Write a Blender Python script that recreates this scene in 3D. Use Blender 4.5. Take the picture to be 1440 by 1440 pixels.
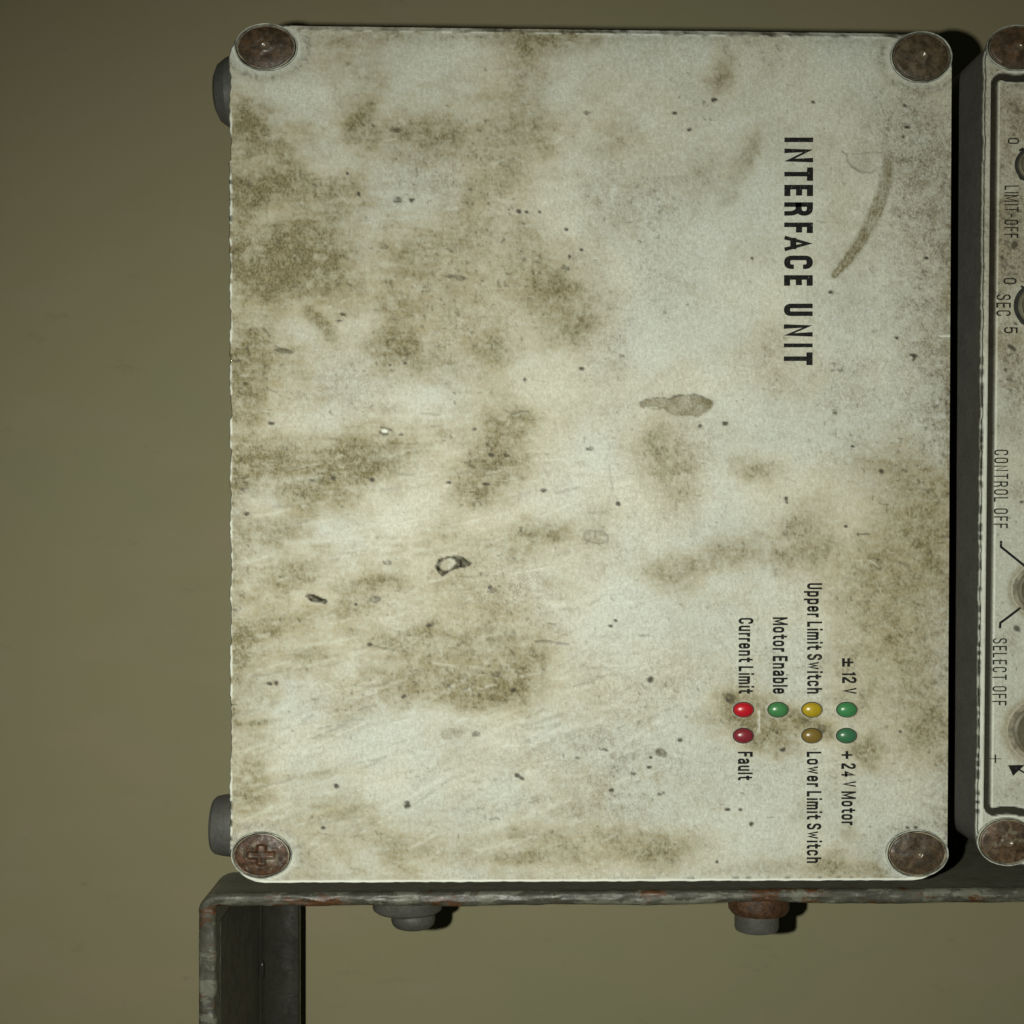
import bpy, math, random
import numpy as np
from mathutils import Vector, Matrix

# ------------------------------------------------------------------ scale
# 1 "px" of the 1440 px photograph on the plane of the lids = K metres
K = 0.0002
D = 0.36                       # camera to the plane of the lids
EX = 1.33                      # the photograph shows round things this much wider than tall
T_WALL = 0.235

def P(x, y, t=0.0):
    s = K / (1.0 - t)
    return ((x - 720.0) * s, D * t / (1.0 - t), -(y - 720.0) * s)

def depth(t):
    return D * t / (1.0 - t)

# ------------------------------------------------------------------ camera, light
S = bpy.context.scene
for o in list(bpy.data.objects):
    bpy.data.objects.remove(o, do_unlink=True)
cd = bpy.data.cameras.new('camera')
cam = bpy.data.objects.new('camera', cd)
S.collection.objects.link(cam)
cam.location = (0, -D, 0)
cam.rotation_euler = (math.radians(90), 0, 0)
cd.sensor_width = 36
cd.lens = 36 * D / (1440 * K)
cd.clip_start = 0.01
cd.clip_end = 20
S.camera = cam

w = bpy.data.worlds.new('World')
S.world = w
w.use_nodes = True
w.node_tree.nodes['Background'].inputs[0].default_value = (0.9, 1.0, 0.8, 1)
w.node_tree.nodes['Background'].inputs[1].default_value = 0.018

ld = bpy.data.lights.new('flash', 'SPOT')
ld.energy = 6.3
ld.color = (1.0, 1.0, 0.90)
ld.shadow_soft_size = 0.0032
ld.spot_size = math.radians(136)
ld.spot_blend = 1.0
flash = bpy.data.objects.new('flash', ld)
S.collection.objects.link(flash)
flash.location = (-185 * K, -D, -12 * K)
aim = Vector(P(760, 1400, 0)) - Vector(flash.location)
flash.rotation_euler = aim.to_track_quat('-Z', 'Y').to_euler()

S.view_settings.view_transform = 'Standard'
S.view_settings.look = 'None'
S.view_settings.exposure = 0.0
S.view_settings.gamma = 1.0
S.cycles.use_denoising = True

rng = np.random.RandomState(7)

# ------------------------------------------------------------------ numpy noise
def vnoise(x, y, scale, seed):
    r = np.random.RandomState(seed)
    n = 256
    lat = r.rand(n, n).astype(np.float32)
    u = x / scale + 1000.0
    v = y / scale + 1000.0
    iu = np.floor(u).astype(int); iv = np.floor(v).astype(int)
    fu = u - iu; fv = v - iv
    fu = fu * fu * (3 - 2 * fu); fv = fv * fv * (3 - 2 * fv)
    a = lat[iu % n, iv % n]; b = lat[(iu + 1) % n, iv % n]
    c = lat[iu % n, (iv + 1) % n]; d = lat[(iu + 1) % n, (iv + 1) % n]
    return (a * (1 - fu) + b * fu) * (1 - fv) + (c * (1 - fu) + d * fu) * fv

def fbm(x, y, scale, seed, oct=4, gain=0.55):
    s = 0; a = 1.0; tot = 0
    for i in range(oct):
        s = s + a * vnoise(x, y, scale / 2 ** i, seed + i * 17)
        tot += a; a *= gain
    return s / tot

def sstep(a, b, x):
    t = np.clip((x - a) / (b - a), 0, 1)
    return t * t * (3 - 2 * t)

def ell(x, y, cx, cy, rx, ry, ang=0.0):
    c, s = math.cos(ang), math.sin(ang)
    dx = (x - cx); dy = (y - cy)
    return np.sqrt(((dx * c + dy * s) / rx) ** 2 + ((-dx * s + dy * c) / ry) ** 2)

def poly_dist(x, y, pts):
    """unsigned distance to a polyline and position along it 0..1"""
    best = np.full(x.shape, 1e9); along = np.zeros(x.shape)
    n = len(pts) - 1
    for i in range(n):
        ax, ay = pts[i]; bx, by = pts[i + 1]
        dx, dy = bx - ax, by - ay
        t = np.clip(((x - ax) * dx + (y - ay) * dy) / (dx * dx + dy * dy + 1e-9), 0, 1)
        d = np.hypot(x - ax - t * dx, y - ay - t * dy)
        m = d < best
        best = np.where(m, d, best); along = np.where(m, (i + t) / n, along)
    return best, along

# ------------------------------------------------------------------ materials
def newmat(name):
    m = bpy.data.materials.new(name)
    m.use_nodes = True
    nt = m.node_tree
    for n in list(nt.nodes):
        nt.nodes.remove(n)
    out = nt.nodes.new('ShaderNodeOutputMaterial')
    b = nt.nodes.new('ShaderNodeBsdfPrincipled')
    nt.links.new(b.outputs[0], out.inputs[0])
    return m, nt, b

def nnoise(nt, scale, detail=4, rough=0.6, stretch=(1, 1, 1), seed=0.0):
    tc = nt.nodes.new('ShaderNodeTexCoord')
    mp = nt.nodes.new('ShaderNodeMapping')
    mp.inputs['Scale'].default_value = stretch
    mp.inputs['Location'].default_value = (seed, seed * 0.7, seed * 1.3)
    n = nt.nodes.new('ShaderNodeTexNoise')
    n.inputs['Scale'].default_value = scale
    n.inputs['Detail'].default_value = detail
    n.inputs['Roughness'].default_value = rough
    nt.links.new(tc.outputs['Object'], mp.inputs[0])
    nt.links.new(mp.outputs[0], n.inputs['Vector'])
    return n.outputs[0]

def ramp(nt, src, lo, hi, v0=0.0, v1=1.0):
    r = nt.nodes.new('ShaderNodeMapRange')
    r.interpolation_type = 'SMOOTHSTEP'
    r.inputs[1].default_value = lo; r.inputs[2].default_value = hi
    r.inputs[3].default_value = v0; r.inputs[4].default_value = v1
    nt.links.new(src, r.inputs[0])
    return r.outputs[0]

def mix(nt, fac, a, b):
    n = nt.nodes.new('ShaderNodeMix')
    n.data_type = 'RGBA'
    if isinstance(fac, float): n.inputs[0].default_value = fac
    else: nt.links.new(fac, n.inputs[0])
    for v, i in ((a, 6), (b, 7)):
        if isinstance(v, tuple): n.inputs[i].default_value = (*v, 1)
        else: nt.links.new(v, n.inputs[i])
    return n.outputs[2]

def mul(nt, a, b, op='MULTIPLY'):
    n = nt.nodes.new('ShaderNodeMath'); n.operation = op; n.use_clamp = True
    for v, i in ((a, 0), (b, 1)):
        if isinstance(v, float): n.inputs[i].default_value = v
        else: nt.links.new(v, n.inputs[i])
    return n.outputs[0]

def attr(nt, name):
    n = nt.nodes.new('ShaderNodeAttribute'); n.attribute_name = name
    return n.outputs['Fac']

def bump(nt, b, src, strength, dist):
    n = nt.nodes.new('ShaderNodeBump')
    n.inputs['Strength'].default_value = strength
    n.inputs['Distance'].default_value = dist
    nt.links.new(src, n.inputs['Height'])
    nt.links.new(n.outputs[0], b.inputs['Normal'])

# painted lid: masks come from the mesh (stain, soot, speck, bare), grain from noise
def lid_material():
    m, nt, b = newmat('dirty_white_paint')
    L = nt.links
    tint = nnoise(nt, 28, 3, 0.5, seed=3)
    base = mix(nt, ramp(nt, tint, 0.35, 0.65), (0.665, 0.68, 0.57), (0.61, 0.665, 0.60))
    grain = nnoise(nt, 900, 3, 0.7, (1.25, 1, 0.8), 1)
    base = mix(nt, ramp(nt, grain, 0.34, 0.68, 0.0, 0.42), base, (0.34, 0.33, 0.24))
    base = mix(nt, ramp(nt, nnoise(nt, 1700, 2, 0.7, seed=23), 0.40, 0.70, 0.0, 0.30), base, (0.27, 0.26, 0.18))
    g2 = ramp(nt, nnoise(nt, 1900, 3, 0.75, (1, 1, .8), 17), 0.36, 0.64, 0.5, 1.3)
    so = mul(nt, attr(nt, 'soot'), g2)
    c = mix(nt, so, base, (0.215, 0.197, 0.142))
    c = mix(nt, attr(nt, 'tan'), c, (0.385, 0.335, 0.195))
    fine = ramp(nt, nnoise(nt, 1500, 4, 0.8, (1, 1, .7), seed=9), 0.34, 0.66, 0.50, 1.25)
    c = mix(nt, mul(nt, attr(nt, 'stain'), fine), c, (0.148, 0.128, 0.058))
    c = mix(nt, attr(nt, 'speck'), c, (0.040, 0.035, 0.020))
    c = mix(nt, attr(nt, 'bare'), c, (0.74, 0.78, 0.68))
    c = mix(nt, attr(nt, 'dark'), c, (0.016, 0.014, 0.009))
    L.new(c, b.inputs['Base Color'])
    L.new(ramp(nt, attr(nt, 'stain'), 0.0, 1.0, 0.56, 0.75), b.inputs['Roughness'])
    L.new(ramp(nt, attr(nt, 'dark'), 0.0, 0.8, 0.32, 0.04), b.inputs['Specular IOR Level'])
    bump(nt, b, nnoise(nt, 700, 4, 0.7, seed=4), 0.30, 0.0002)
    return m

def wall_material():
    m, nt, b = newmat('olive_wall_paint')
    c = mix(nt, ramp(nt, nnoise(nt, 6, 4, 0.6), 0.35, 0.65), (0.246, 0.221, 0.128), (0.228, 0.220, 0.126))
    c = mix(nt, ramp(nt, nnoise(nt, 18, 3, 0.5, (1, 1, 2.5), 5), 0.42, 0.75, 0.0, 0.45), c, (0.274, 0.228, 0.152))
    c = mix(nt, ramp(nt, nnoise(nt, 120, 5, 0.7, (0.5, 1, 1), 6), 0.60, 0.78, 0.0, 0.40), c, (0.16, 0.15, 0.085))
    nt.links.new(c, b.inputs['Base Color'])
    b.inputs['Roughness'].default_value = 0.75
    b.inputs['Specular IOR Level'].default_value = 0.2
    bump(nt, b, nnoise(nt, 260, 4, 0.6), 0.25, 0.0003)
    return m

def grey_paint(name, base, var, chip=0.0, rust=0.0, rough=0.5, spec=0.4, scale=1.0, bare=(0.125, 0.127, 0.094), seed=0):
    m, nt, b = newmat(name)
    c = mix(nt, ramp(nt, nnoise(nt, 90 * scale, 4, 0.6, seed=seed), 0.35, 0.65), base, var)
    c = mix(nt, ramp(nt, nnoise(nt, 900 * scale, 4, 0.7, seed=seed + 1), 0.45, 0.7, 0, 0.45), c, tuple(v * 0.45 for v in base))
    if chip:
        e = attr(nt, 'edge')
        c = mix(nt, e, tuple(v * 1.8 for v in base), c)  # faces away from the edge lightened to make up for grazing light
        n = ramp(nt, nnoise(nt, 170 * scale, 5, 0.7, (.45, 1, 1.0), seed=seed + 2), 0.60 - chip, 0.63 - chip * 0.8)
        c = mix(nt, mul(nt, n, e), c, bare)
        n2 = ramp(nt, nnoise(nt, 260 * scale, 5, 0.7, (.4, 1, 1), seed=seed + 4), 0.54, 0.62)
        c = mix(nt, mul(nt, mul(nt, n2, e), .75), c, (0.045, 0.04, 0.028))
    if rust:
        n = ramp(nt, nnoise(nt, 75 * scale, 6, 0.7, (.8, 1, 1.6), seed + 3), 0.66 - rust, 0.72 - rust)
        if chip: n = mul(nt, n, ramp(nt, attr(nt, 'edge'), 0.0, 0.6, 0.15, 1.0))
        rc = mix(nt, ramp(nt, nnoise(nt, 900 * scale, 3, 0.7), 0.35, 0.65), (0.090, 0.039, 0.013), (0.045, 0.026, 0.012))
        c = mix(nt, n, c, rc)
    nt.links.new(c, b.inputs['Base Color'])
    nt.links.new(ramp(nt, nnoise(nt, 200 * scale, 4, 0.7, seed=seed + 6), 0.3, 0.7, rough - 0.12, rough + 0.15), b.inputs['Roughness'])
    b.inputs['Specular IOR Level'].default_value = spec
    bump(nt, b, nnoise(nt, 500 * scale, 5, 0.7, seed=seed + 7), 0.5, 0.0003)
    return m

def rust_material(name, a, bcol, orange, seed, amt=0.5, grey=0.0):
    m, nt, b = newmat(name)
    c = mix(nt, ramp(nt, nnoise(nt, 330, 7, 0.8, seed=seed), 0.40, 0.58), tuple(v * 1.15 for v in a), tuple(v * .75 for v in bcol))
    c = mix(nt, ramp(nt, nnoise(nt, 240, 5, 0.7, seed=seed + 2), 0.68 - amt * 0.2, 0.80 - amt * 0.2), c, orange)
    c = mix(nt, ramp(nt, nnoise(nt, 800, 4, 0.7, seed=seed + 5), 0.56, 0.68, 0, 0.7), c, (0.018, 0.011, 0.007))
    if grey:
        c = mix(nt, ramp(nt, nnoise(nt, 260, 5, 0.7, seed=seed + 8), 0.64 - grey, 0.72 - grey, 0, 0.85), c, (0.15, 0.13, 0.085))
    pl = attr(nt, 'glint_polish')
    c = mix(nt, mul(nt, pl, .6), c, (0.16, 0.13, 0.09))  # screw centre coloured paler to paint in its glint
    nt.links.new(c, b.inputs['Base Color'])
    rr = ramp(nt, nnoise(nt, 600, 4, 0.7, seed=seed + 3), 0.35, 0.65, 0.36, 0.65)
    nt.links.new(mul(nt, rr, ramp(nt, pl, 0, 1, 1, .35)), b.inputs['Roughness'])
    b.inputs['Specular IOR Level'].default_value = 0.5
    bump(nt, b, nnoise(nt, 420, 4, 0.65, seed=seed + 4), 0.7, 0.00035)
    return m

def simple(name, col, rough=0.5, spec=0.4, metal=0.0, var=0.0, scale=400, bmp=0.0):
    m, nt, b = newmat(name)
    if var:
        c = mix(nt, ramp(nt, nnoise(nt, scale, 4, 0.7), 0.35, 0.65), col, tuple(v * (1 - var) for v in col))
        nt.links.new(c, b.inputs['Base Color'])
    else:
        b.inputs['Base Color'].default_value = (*col, 1)
    b.inputs['Roughness'].default_value = rough
    b.inputs['Specular IOR Level'].default_value = spec
    b.inputs['Metallic'].default_value = metal
    if bmp: bump(nt, b, nnoise(nt, scale * 1.3, 4, 0.7), bmp, 0.0003)
    return m

def ink_material(name, col, wear):
    m, nt, b = newmat(name)
    c = mix(nt, ramp(nt, nnoise(nt, 900, 3, 0.7), 0.4, 0.7, 0, 0.5), col, (0.03, 0.03, 0.022))
    c = mix(nt, ramp(nt, nnoise(nt, 1300, 4, 0.8), 0.66 - wear, 0.74 - wear, 0, 0.8), c, (0.34, 0.33, 0.25))
    nt.links.new(c, b.inputs['Base Color'])
    b.inputs['Roughness'].default_value = 0.7
    b.inputs['Specular IOR Level'].default_value = 0.08
    return m

M_LID = lid_material()
M_WALL = wall_material()
M_BODY = grey_paint('dark_grey_case_paint', (0.100, 0.096, 0.080), (0.115, 0.110, 0.093), rough=0.6, spec=0.3, seed=2)
M_BAR = grey_paint('chipped_bracket_paint', (0.068, 0.068, 0.049), (0.046, 0.046, 0.034), chip=0.10, rust=0.115, rough=0.48, spec=0.5, seed=11)
M_LEG = grey_paint('dark_leg_paint', (0.036, 0.034, 0.026), (0.026, 0.025, 0.019), rough=0.33, spec=0.5, seed=21)
M_WEB = grey_paint('lightened_web_paint', (0.10, 0.094, 0.068), (0.075, 0.07, 0.052), rough=0.6, spec=0.3, seed=25)  # lighter colour of the same steel makes up for weak grazing light
M_PLUG = grey_paint('grey_plug_plastic', (0.092, 0.093, 0.082), (0.072, 0.073, 0.066), rough=0.5, spec=0.4, seed=31)
M_BOLT = grey_paint('zinc_bolt', (0.085, 0.085, 0.072), (0.062, 0.062, 0.052), rough=0.42, spec=0.6, seed=41)
M_INK = ink_material('black_ink', (0.010, 0.011, 0.011), 0.045)
M_INK2 = ink_material('thin_black_ink', (0.016, 0.016, 0.013), 0.07)
M_RING = simple('worn_metal_ring', (0.30, 0.27, 0.18), 0.45, 0.5, 0.0, 0.88, 130, 0.6)
M_EDGE = simple('worn_white_edge', (0.52, 0.54, 0.45), 0.5, 0.4, 0.0, 0.8, 140, 0.4)
M_HOLE = simple('dark_recess', (0.012, 0.011, 0.008), 0.8, 0.1)
M_GASKET = simple('dark_gasket', (0.030, 0.031, 0.025), 0.7, 0.3, 0, 0.35, 500, 0.3)

# ------------------------------------------------------------------ object helpers
def mesh_obj(name, verts, faces, mat, parent=None, smooth=True):
    me = bpy.data.meshes.new(name)
    me.from_pydata([tuple(v) for v in verts], [], [tuple(f) for f in faces])
    me.update()
    if mat: me.materials.append(mat)
    if smooth:
        me.polygons.foreach_set('use_smooth', [True] * len(me.polygons))
    o = bpy.data.objects.new(name, me)
    S.collection.objects.link(o)
    if parent: o.parent = parent
    return o

def sharpen(o, deg=35):
    me = o.data
    try:
        me.set_sharp_from_angle(angle=math.radians(deg))
    except Exception:
        pass
    return o

def tag(o, label=None, cat=None, group=None, kind=None):
    if label: o['label'] = label
    if cat: o['category'] = cat
    if group: o['group'] = group
    if kind: o['kind'] = kind
    return o

def empty(name, loc, label, cat):
    o = bpy.data.objects.new(name, None)
    S.collection.objects.link(o)
    o.empty_display_size = 0.01
    tag(o, label, cat)
    ROOT[name] = Vector(loc)
    return o
ROOT = {}

def lathe_front(name, cx, cy, prof, mat, parent, ex=EX, n=56, t0=0.0, wob=0.0, smooth=True, seed=0, ang=35, cap=True):
    """solid of revolution about the viewing axis; prof = [(radius px, height towards the viewer px)]"""
    r = np.random.RandomState(seed)
    ph = r.rand(6) * 6.28
    c = P(cx, cy, t0)
    vs = []; fs = []
    s = K / (1 - t0)
    for (rad, h) in prof:
        for i in range(n):
            a = 2 * math.pi * i / n
            ww = 1 + wob * (math.sin(3 * a + ph[0]) + 0.7 * math.sin(7 * a + ph[1]) + 0.6 * math.sin(13 * a + ph[2]) + 0.5 * math.sin(19 * a + ph[3]))
            vs.append((c[0] + rad * ex * s * math.cos(a) * ww, c[1] - h * s, c[2] + rad * s * math.sin(a) * ww))
    for j in range(len(prof) - 1):
        for i in range(n):
            k = (i + 1) % n
            fs.append((j * n + i, j * n + k, (j + 1) * n + k, (j + 1) * n + i))
    last = (len(prof) - 1) * n
    if cap and prof[-1][0] > 0.01:
        fs.append(tuple(last + i for i in range(n)))
    o = mesh_obj(name, vs, fs, mat, parent, smooth)
    return sharpen(o, ang)

def prism_path(name, path, mat, parent, y0, y1, bevel=0.0):
    """closed outline (x,z metres) extruded between depths y0 (front) and y1"""
    n = len(path)
    vs = []; fs = []
    cx = sum(p[0] for p in path) / n; cz = sum(p[1] for p in path) / n
    rings = [(y0, bevel), (y0 + bevel, 0.0), (y1, 0.0)] if bevel else [(y0, 0), (y1, 0)]
    for (yy, ins) in rings:
        for i, p in enumerate(path):
            a = Vector(path[i - 1]); b = Vector(path[(i + 1) % n])
            d = (b - a); nrm = Vector((d.y, -d.x))
            if nrm.length > 0: nrm.normalize()
            q = Vector(p)
            if nrm.dot(q - Vector((cx, cz))) < 0 and False: nrm = -nrm
            vs.append((q.x - nrm.x * ins, yy, q.y - nrm.y * ins))
    for j in range(len(rings) - 1):
        for i in range(n):
            k = (i + 1) % n
            fs.append((j * n + i, j * n + k, (j + 1) * n + k, (j + 1) * n + i))
    fs.append(tuple(range(n - 1, -1, -1)))
    fs.append(tuple((len(rings) - 1) * n + i for i in range(n)))
    return sharpen(mesh_obj(name, vs, fs, mat, parent, True), 40)

def setattr_f(o, name, arr):
    a = o.data.attributes.new(name, 'FLOAT', 'POINT')
    a.data.foreach_set('value', np.ascontiguousarray(arr, dtype=np.float32).ravel())

# ------------------------------------------------------------------ lids: fine sheets with a rounded outline
def lid_sheet(name, corners, rad, step, parent, masks, thick, jag, heights=None, taper_bottom=None):
    (tlx, tly), (trx, try_), (brx, bry), (blx, bly) = corners
    rx, ry = rad
    W = trx - tlx; H = bly - tly
    nx = int(W / step); ny = int(H / step)
    v = np.linspace(0, 1, ny)
    # denser rows near the corners' flat arcs
    v = v - 0.0 * v
    u = np.linspace(0, 1, nx)
    U, V = np.meshgrid(u, v)
    yy = V * H
    dyt = np.clip(ry - yy, 0, ry) / ry
    dyb = np.clip(ry - (H - yy), 0, ry) / ry
    k = np.maximum(dyt, dyb)
    ins = rx * (1 - np.sqrt(np.clip(1 - k ** 2, 0, 1)))
    xl = ins / W; xr = 1 - ins / W
    UU = xl + (xr - xl) * U
    X = (tlx * (1 - UU) + trx * UU) * (1 - V) + (blx * (1 - UU) + brx * UU) * V
    Y = (tly * (1 - UU) + try_ * UU) * (1 - V) + (bly * (1 - UU) + bry * UU) * V
    # worn left edge
    jl = (fbm(Y[:, 0], Y[:, 0] * 0 + 5, 9, 91, 3) - 0.5) * 1.2 * jag[0] + (vnoise(Y[:, 0], Y[:, 0] * 0, 3.5, 93) - .5) * .8 * jag[0]
    big = sstep(0.62, 0.75, vnoise(Y[:, 0], Y[:, 0] * 0, 22, 95)) * jag[0] * 1.0
    fall = np.exp(-(X - X[:, :1]) / 6.0)
    X = X + (jl + big)[:, None] * fall
    jt = (fbm(X[-1], X[-1] * 0 + 5, 12, 191, 3) - 0.5) * 2 * jag[1]
    Y = Y + jt[None, :] * np.exp(-(Y[-1:, :] - Y) / 5.0)
    m = masks(X, Y, corners)
    hgt = m.pop('height')
    N = nx * ny
    pos = np.zeros((N, 3), dtype=np.float64)
    pos[:, 0] = (X.ravel() - 720) * K
    pos[:, 1] = -hgt.ravel() * K
    pos[:, 2] = -(Y.ravel() - 720) * K
    idx = np.arange(N).reshape(ny, nx)
    q = np.stack([idx[:-1, :-1], idx[1:, :-1], idx[1:, 1:], idx[:-1, 1:]], -1).reshape(-1, 4)
    # rim
    loop = np.concatenate([idx[0, ::-1], idx[1:-1, 0], idx[-1, :], idx[-2:0:-1, -1]])
    n = len(loop)
    lp = pos[loop]
    nxt = np.roll(lp, -3, 0) - np.roll(lp, 3, 0)
    nr = np.stack([nxt[:, 2], np.zeros(n), -nxt[:, 0]], 1)
    nr /= np.linalg.norm(nr, axis=1)[:, None] + 1e-12
    cen = pos.mean(0)
    sgn = np.sign(((lp - cen) * nr).sum(1)); 
    if np.median(sgn) < 0: nr = -nr
    r1 = lp + nr * 1.0 * K; r1[:, 1] += 1.0 * K
    r2 = lp + nr * 1.4 * K; r2[:, 1] += 3.0 * K
    r3 = lp + nr * 1.4 * K; r3[:, 1] += thick * K
    allp = np.concatenate([pos, r1, r2, r3])
    rings = [loop, N + np.arange(n), N + n + np.arange(n), N + 2 * n + np.arange(n)]
    qs = [q]
    for a, b in zip(rings[:-1], rings[1:]):
        qs.append(np.stack([a, np.roll(a, -1), np.roll(b, -1), b], -1))
    q = np.concatenate(qs)
    me = bpy.data.meshes.new(name)
    me.vertices.add(len(allp)); me.vertices.foreach_set('co', allp.astype(np.float32).ravel())
    me.loops.add(len(q) * 4); me.loops.foreach_set('vertex_index', q.astype(np.int32).ravel())
    me.polygons.add(len(q))
    me.polygons.foreach_set('loop_start', np.arange(0, len(q) * 4, 4, dtype=np.int32))
    me.polygons.foreach_set('loop_total', np.full(len(q), 4, dtype=np.int32))
    me.polygons.foreach_set('use_smooth', np.ones(len(q), dtype=bool))
    me.update(calc_edges=True)
    me.validate()
    me.materials.append(M_LID)
    o = bpy.data.objects.new(name, me)
    S.collection.objects.link(o)
    o.parent = parent
    for kx, arr in m.items():
        a = np.clip(arr, 0, 1).ravel()
        e = a[loop]
        lw = ((lp[:, 0] < cen[0] - .46 * W * K) | (lp[:, 2] < cen[2] - .46 * H * K)).astype(float)
        if kx == 'bare': r = np.clip(e * 0.5 + 0.12, 0, 1) * lw; e3 = r * 0.15
        elif kx in ('speck', 'dark'): r = np.clip(e + .55 * (1 - lw), 0, .9); e3 = np.full(n, 0.6)
        else: r = e * 0.6; e3 = np.full(n, 0.6)
        setattr_f(o, kx, np.concatenate([a, r, r * 0.6, e3]))
    outline = [(p[0], p[2]) for p in lp]
    return o, outline

def blobs(X, Y, lst, wx, wy):
    out = np.zeros(X.shape)
    for b in lst:
        cx, cy, rx, ry, a = b[:5]
        ang = math.radians(b[5]) if len(b) > 5 else 0
        e = ell(X + wx, Y + wy, cx, cy, rx, ry, ang)
        out = np.maximum(out, 0) + a * (1 - sstep(0.25, 1.25, e)) * (1 - 0.45 * np.clip(out, 0, 1))
    return out

STAIN = [  # olive brown dirt on the interface box lid: x, y, rx, ry, amount, turn
 (375,262,58,26,.80,-8),(345,285,30,26,.5),(440,262,50,20,.42),(470,280,45,38,.34),(395,330,30,26,.30,40),(356,180,42,36,.55),(350,160,24,22,.35),(372,208,40,34,.34),
 (400,368,92,40,.78),(352,372,32,30,.35),(440,345,48,30,.45,30),(432,392,70,34,.55),(376,398,60,26,.35),(470,330,40,36,.28),(345,318,18,40,.35),
 (455,460,30,10,.55,40),(440,448,20,12,.35,40),(350,490,34,44,.40),(345,560,26,60,.44),(372,520,30,20,.26),(366,450,16,40,.25),
 (512,172,26,32,.55,-30),(498,185,20,16,.35),(560,182,30,14,.30),(600,192,60,36,.42),(640,200,40,26,.25),(710,190,46,55,.40),(748,140,26,60,.34),(728,92,22,34,.30),(705,232,34,38,.24),
 (762,190,30,26,.32),(780,60,60,22,.50),(740,52,60,14,.45),(668,270,60,18,.26,-25),(600,345,44,16,.30),(580,372,36,18,.22),(560,435,34,22,.40),(545,412,20,20,.25),(630,360,60,60,.20),
 (662,330,50,40,.22),(770,408,36,34,.36),(800,430,50,44,.44,20),(796,465,40,30,.34),(742,370,30,70,.22),(700,480,26,26,.40),(716,495,30,18,.3),(560,500,48,34,.50),(548,480,34,26,.3),(640,520,70,40,.24),
 (430,640,105,30,.60),(380,668,70,34,.42),(480,668,70,32,.46),(540,640,60,26,.36),(352,655,40,40,.34),(430,700,40,24,.34),(540,572,40,12,.20),
 (722,600,40,26,.48),(704,640,44,36,.50),(676,672,34,30,.42),(640,612,30,14,.30),(668,700,44,24,.34),
 (386,746,46,20,.56),(372,770,50,30,.24),(410,808,54,22,.44,-10),(496,824,34,12,.56,-8),(505,848,30,18,.46,-15),(540,818,30,10,.34),(466,862,40,12,.28,-8),(360,885,60,14,.32,-12),(440,922,40,10,.32),(345,905,24,40,.22),
 (760,745,44,22,.38,-8),(700,768,60,26,.26),(785,752,20,10,.35),(550,893,60,18,.30),(620,905,70,30,.34),(700,905,60,40,.42),(736,940,42,24,.62,-15),(715,970,50,18,.60),(670,968,50,30,.46),(610,955,60,30,.28),
 (680,990,60,12,.3),(760,915,16,20,.4),(948,800,44,20,.52),(945,818,30,22,.36),(1005,784,50,18,.42,-10),(1050,770,40,18,.30,-8),(1070,664,34,14,.46),(1045,650,26,16,.26),
 (938,650,44,50,.36),(920,625,24,26,.22),(960,700,34,26,.2),(1118,760,34,26,.40,-45),(1150,780,34,22,.36,-30),(1095,790,30,18,.28),(1140,735,40,40,.26),
 (1225,655,50,14,.30,15),(1270,700,46,60,.40),(1300,760,30,70,.38),(1250,770,60,50,.42),(1220,830,60,46,.36),(1270,860,50,60,.36),(1215,900,46,60,.38),(1275,950,40,60,.40),(1200,985,30,24,.3),(1295,1020,30,50,.40),(1250,1040,40,40,.24),(1310,690,26,40,.3),
 (1060,1006,46,30,.75),(1075,1030,46,22,.8),(1130,1012,32,12,.95,25),(1150,1026,22,10,.85),(1024,988,16,14,.7),(1095,1052,30,14,.46),(1218,1056,26,14,.66),(1225,1072,18,10,.4),(1005,1015,34,20,.30),(1038,985,34,18,.44),(1210,920,20,8,.36),(1175,935,40,20,.25),(1165,1035,20,10,.5),
 (1048,222,13,40,.34,20),(1022,275,12,26,.28,30),(870,190,24,24,.28),(845,205,26,24,.20),(1012,112,18,20,.48),(1022,92,16,36,.28),(995,235,30,30,.24),
 (900,1188,70,22,.54),(930,1205,36,18,.50),(860,1172,36,10,.36),(752,1175,60,8,.36,8),(780,1200,70,14,.30),(715,1205,50,10,.34),(560,1190,40,18,.26),(620,1195,50,14,.28),(440,1088,34,5,.40,-5),(452,1136,18,6,.46),
 (480,1146,60,5,.42,-14),(362,1014,34,4,.62,-3),(356,1100,24,40,.28),(505,1015,50,14,.22,-12),(635,1032,24,9,.40,-8),(1150,1220,60,16,.34),(1240,1225,50,14,.46),(1185,1222,46,12,.36),(1055,1222,60,10,.24),(1130,1142,14,14,.30),(1190,1168,14,12,.34),(1170,1205,22,12,.34),
 (1195,335,1,1,.0)]
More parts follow.
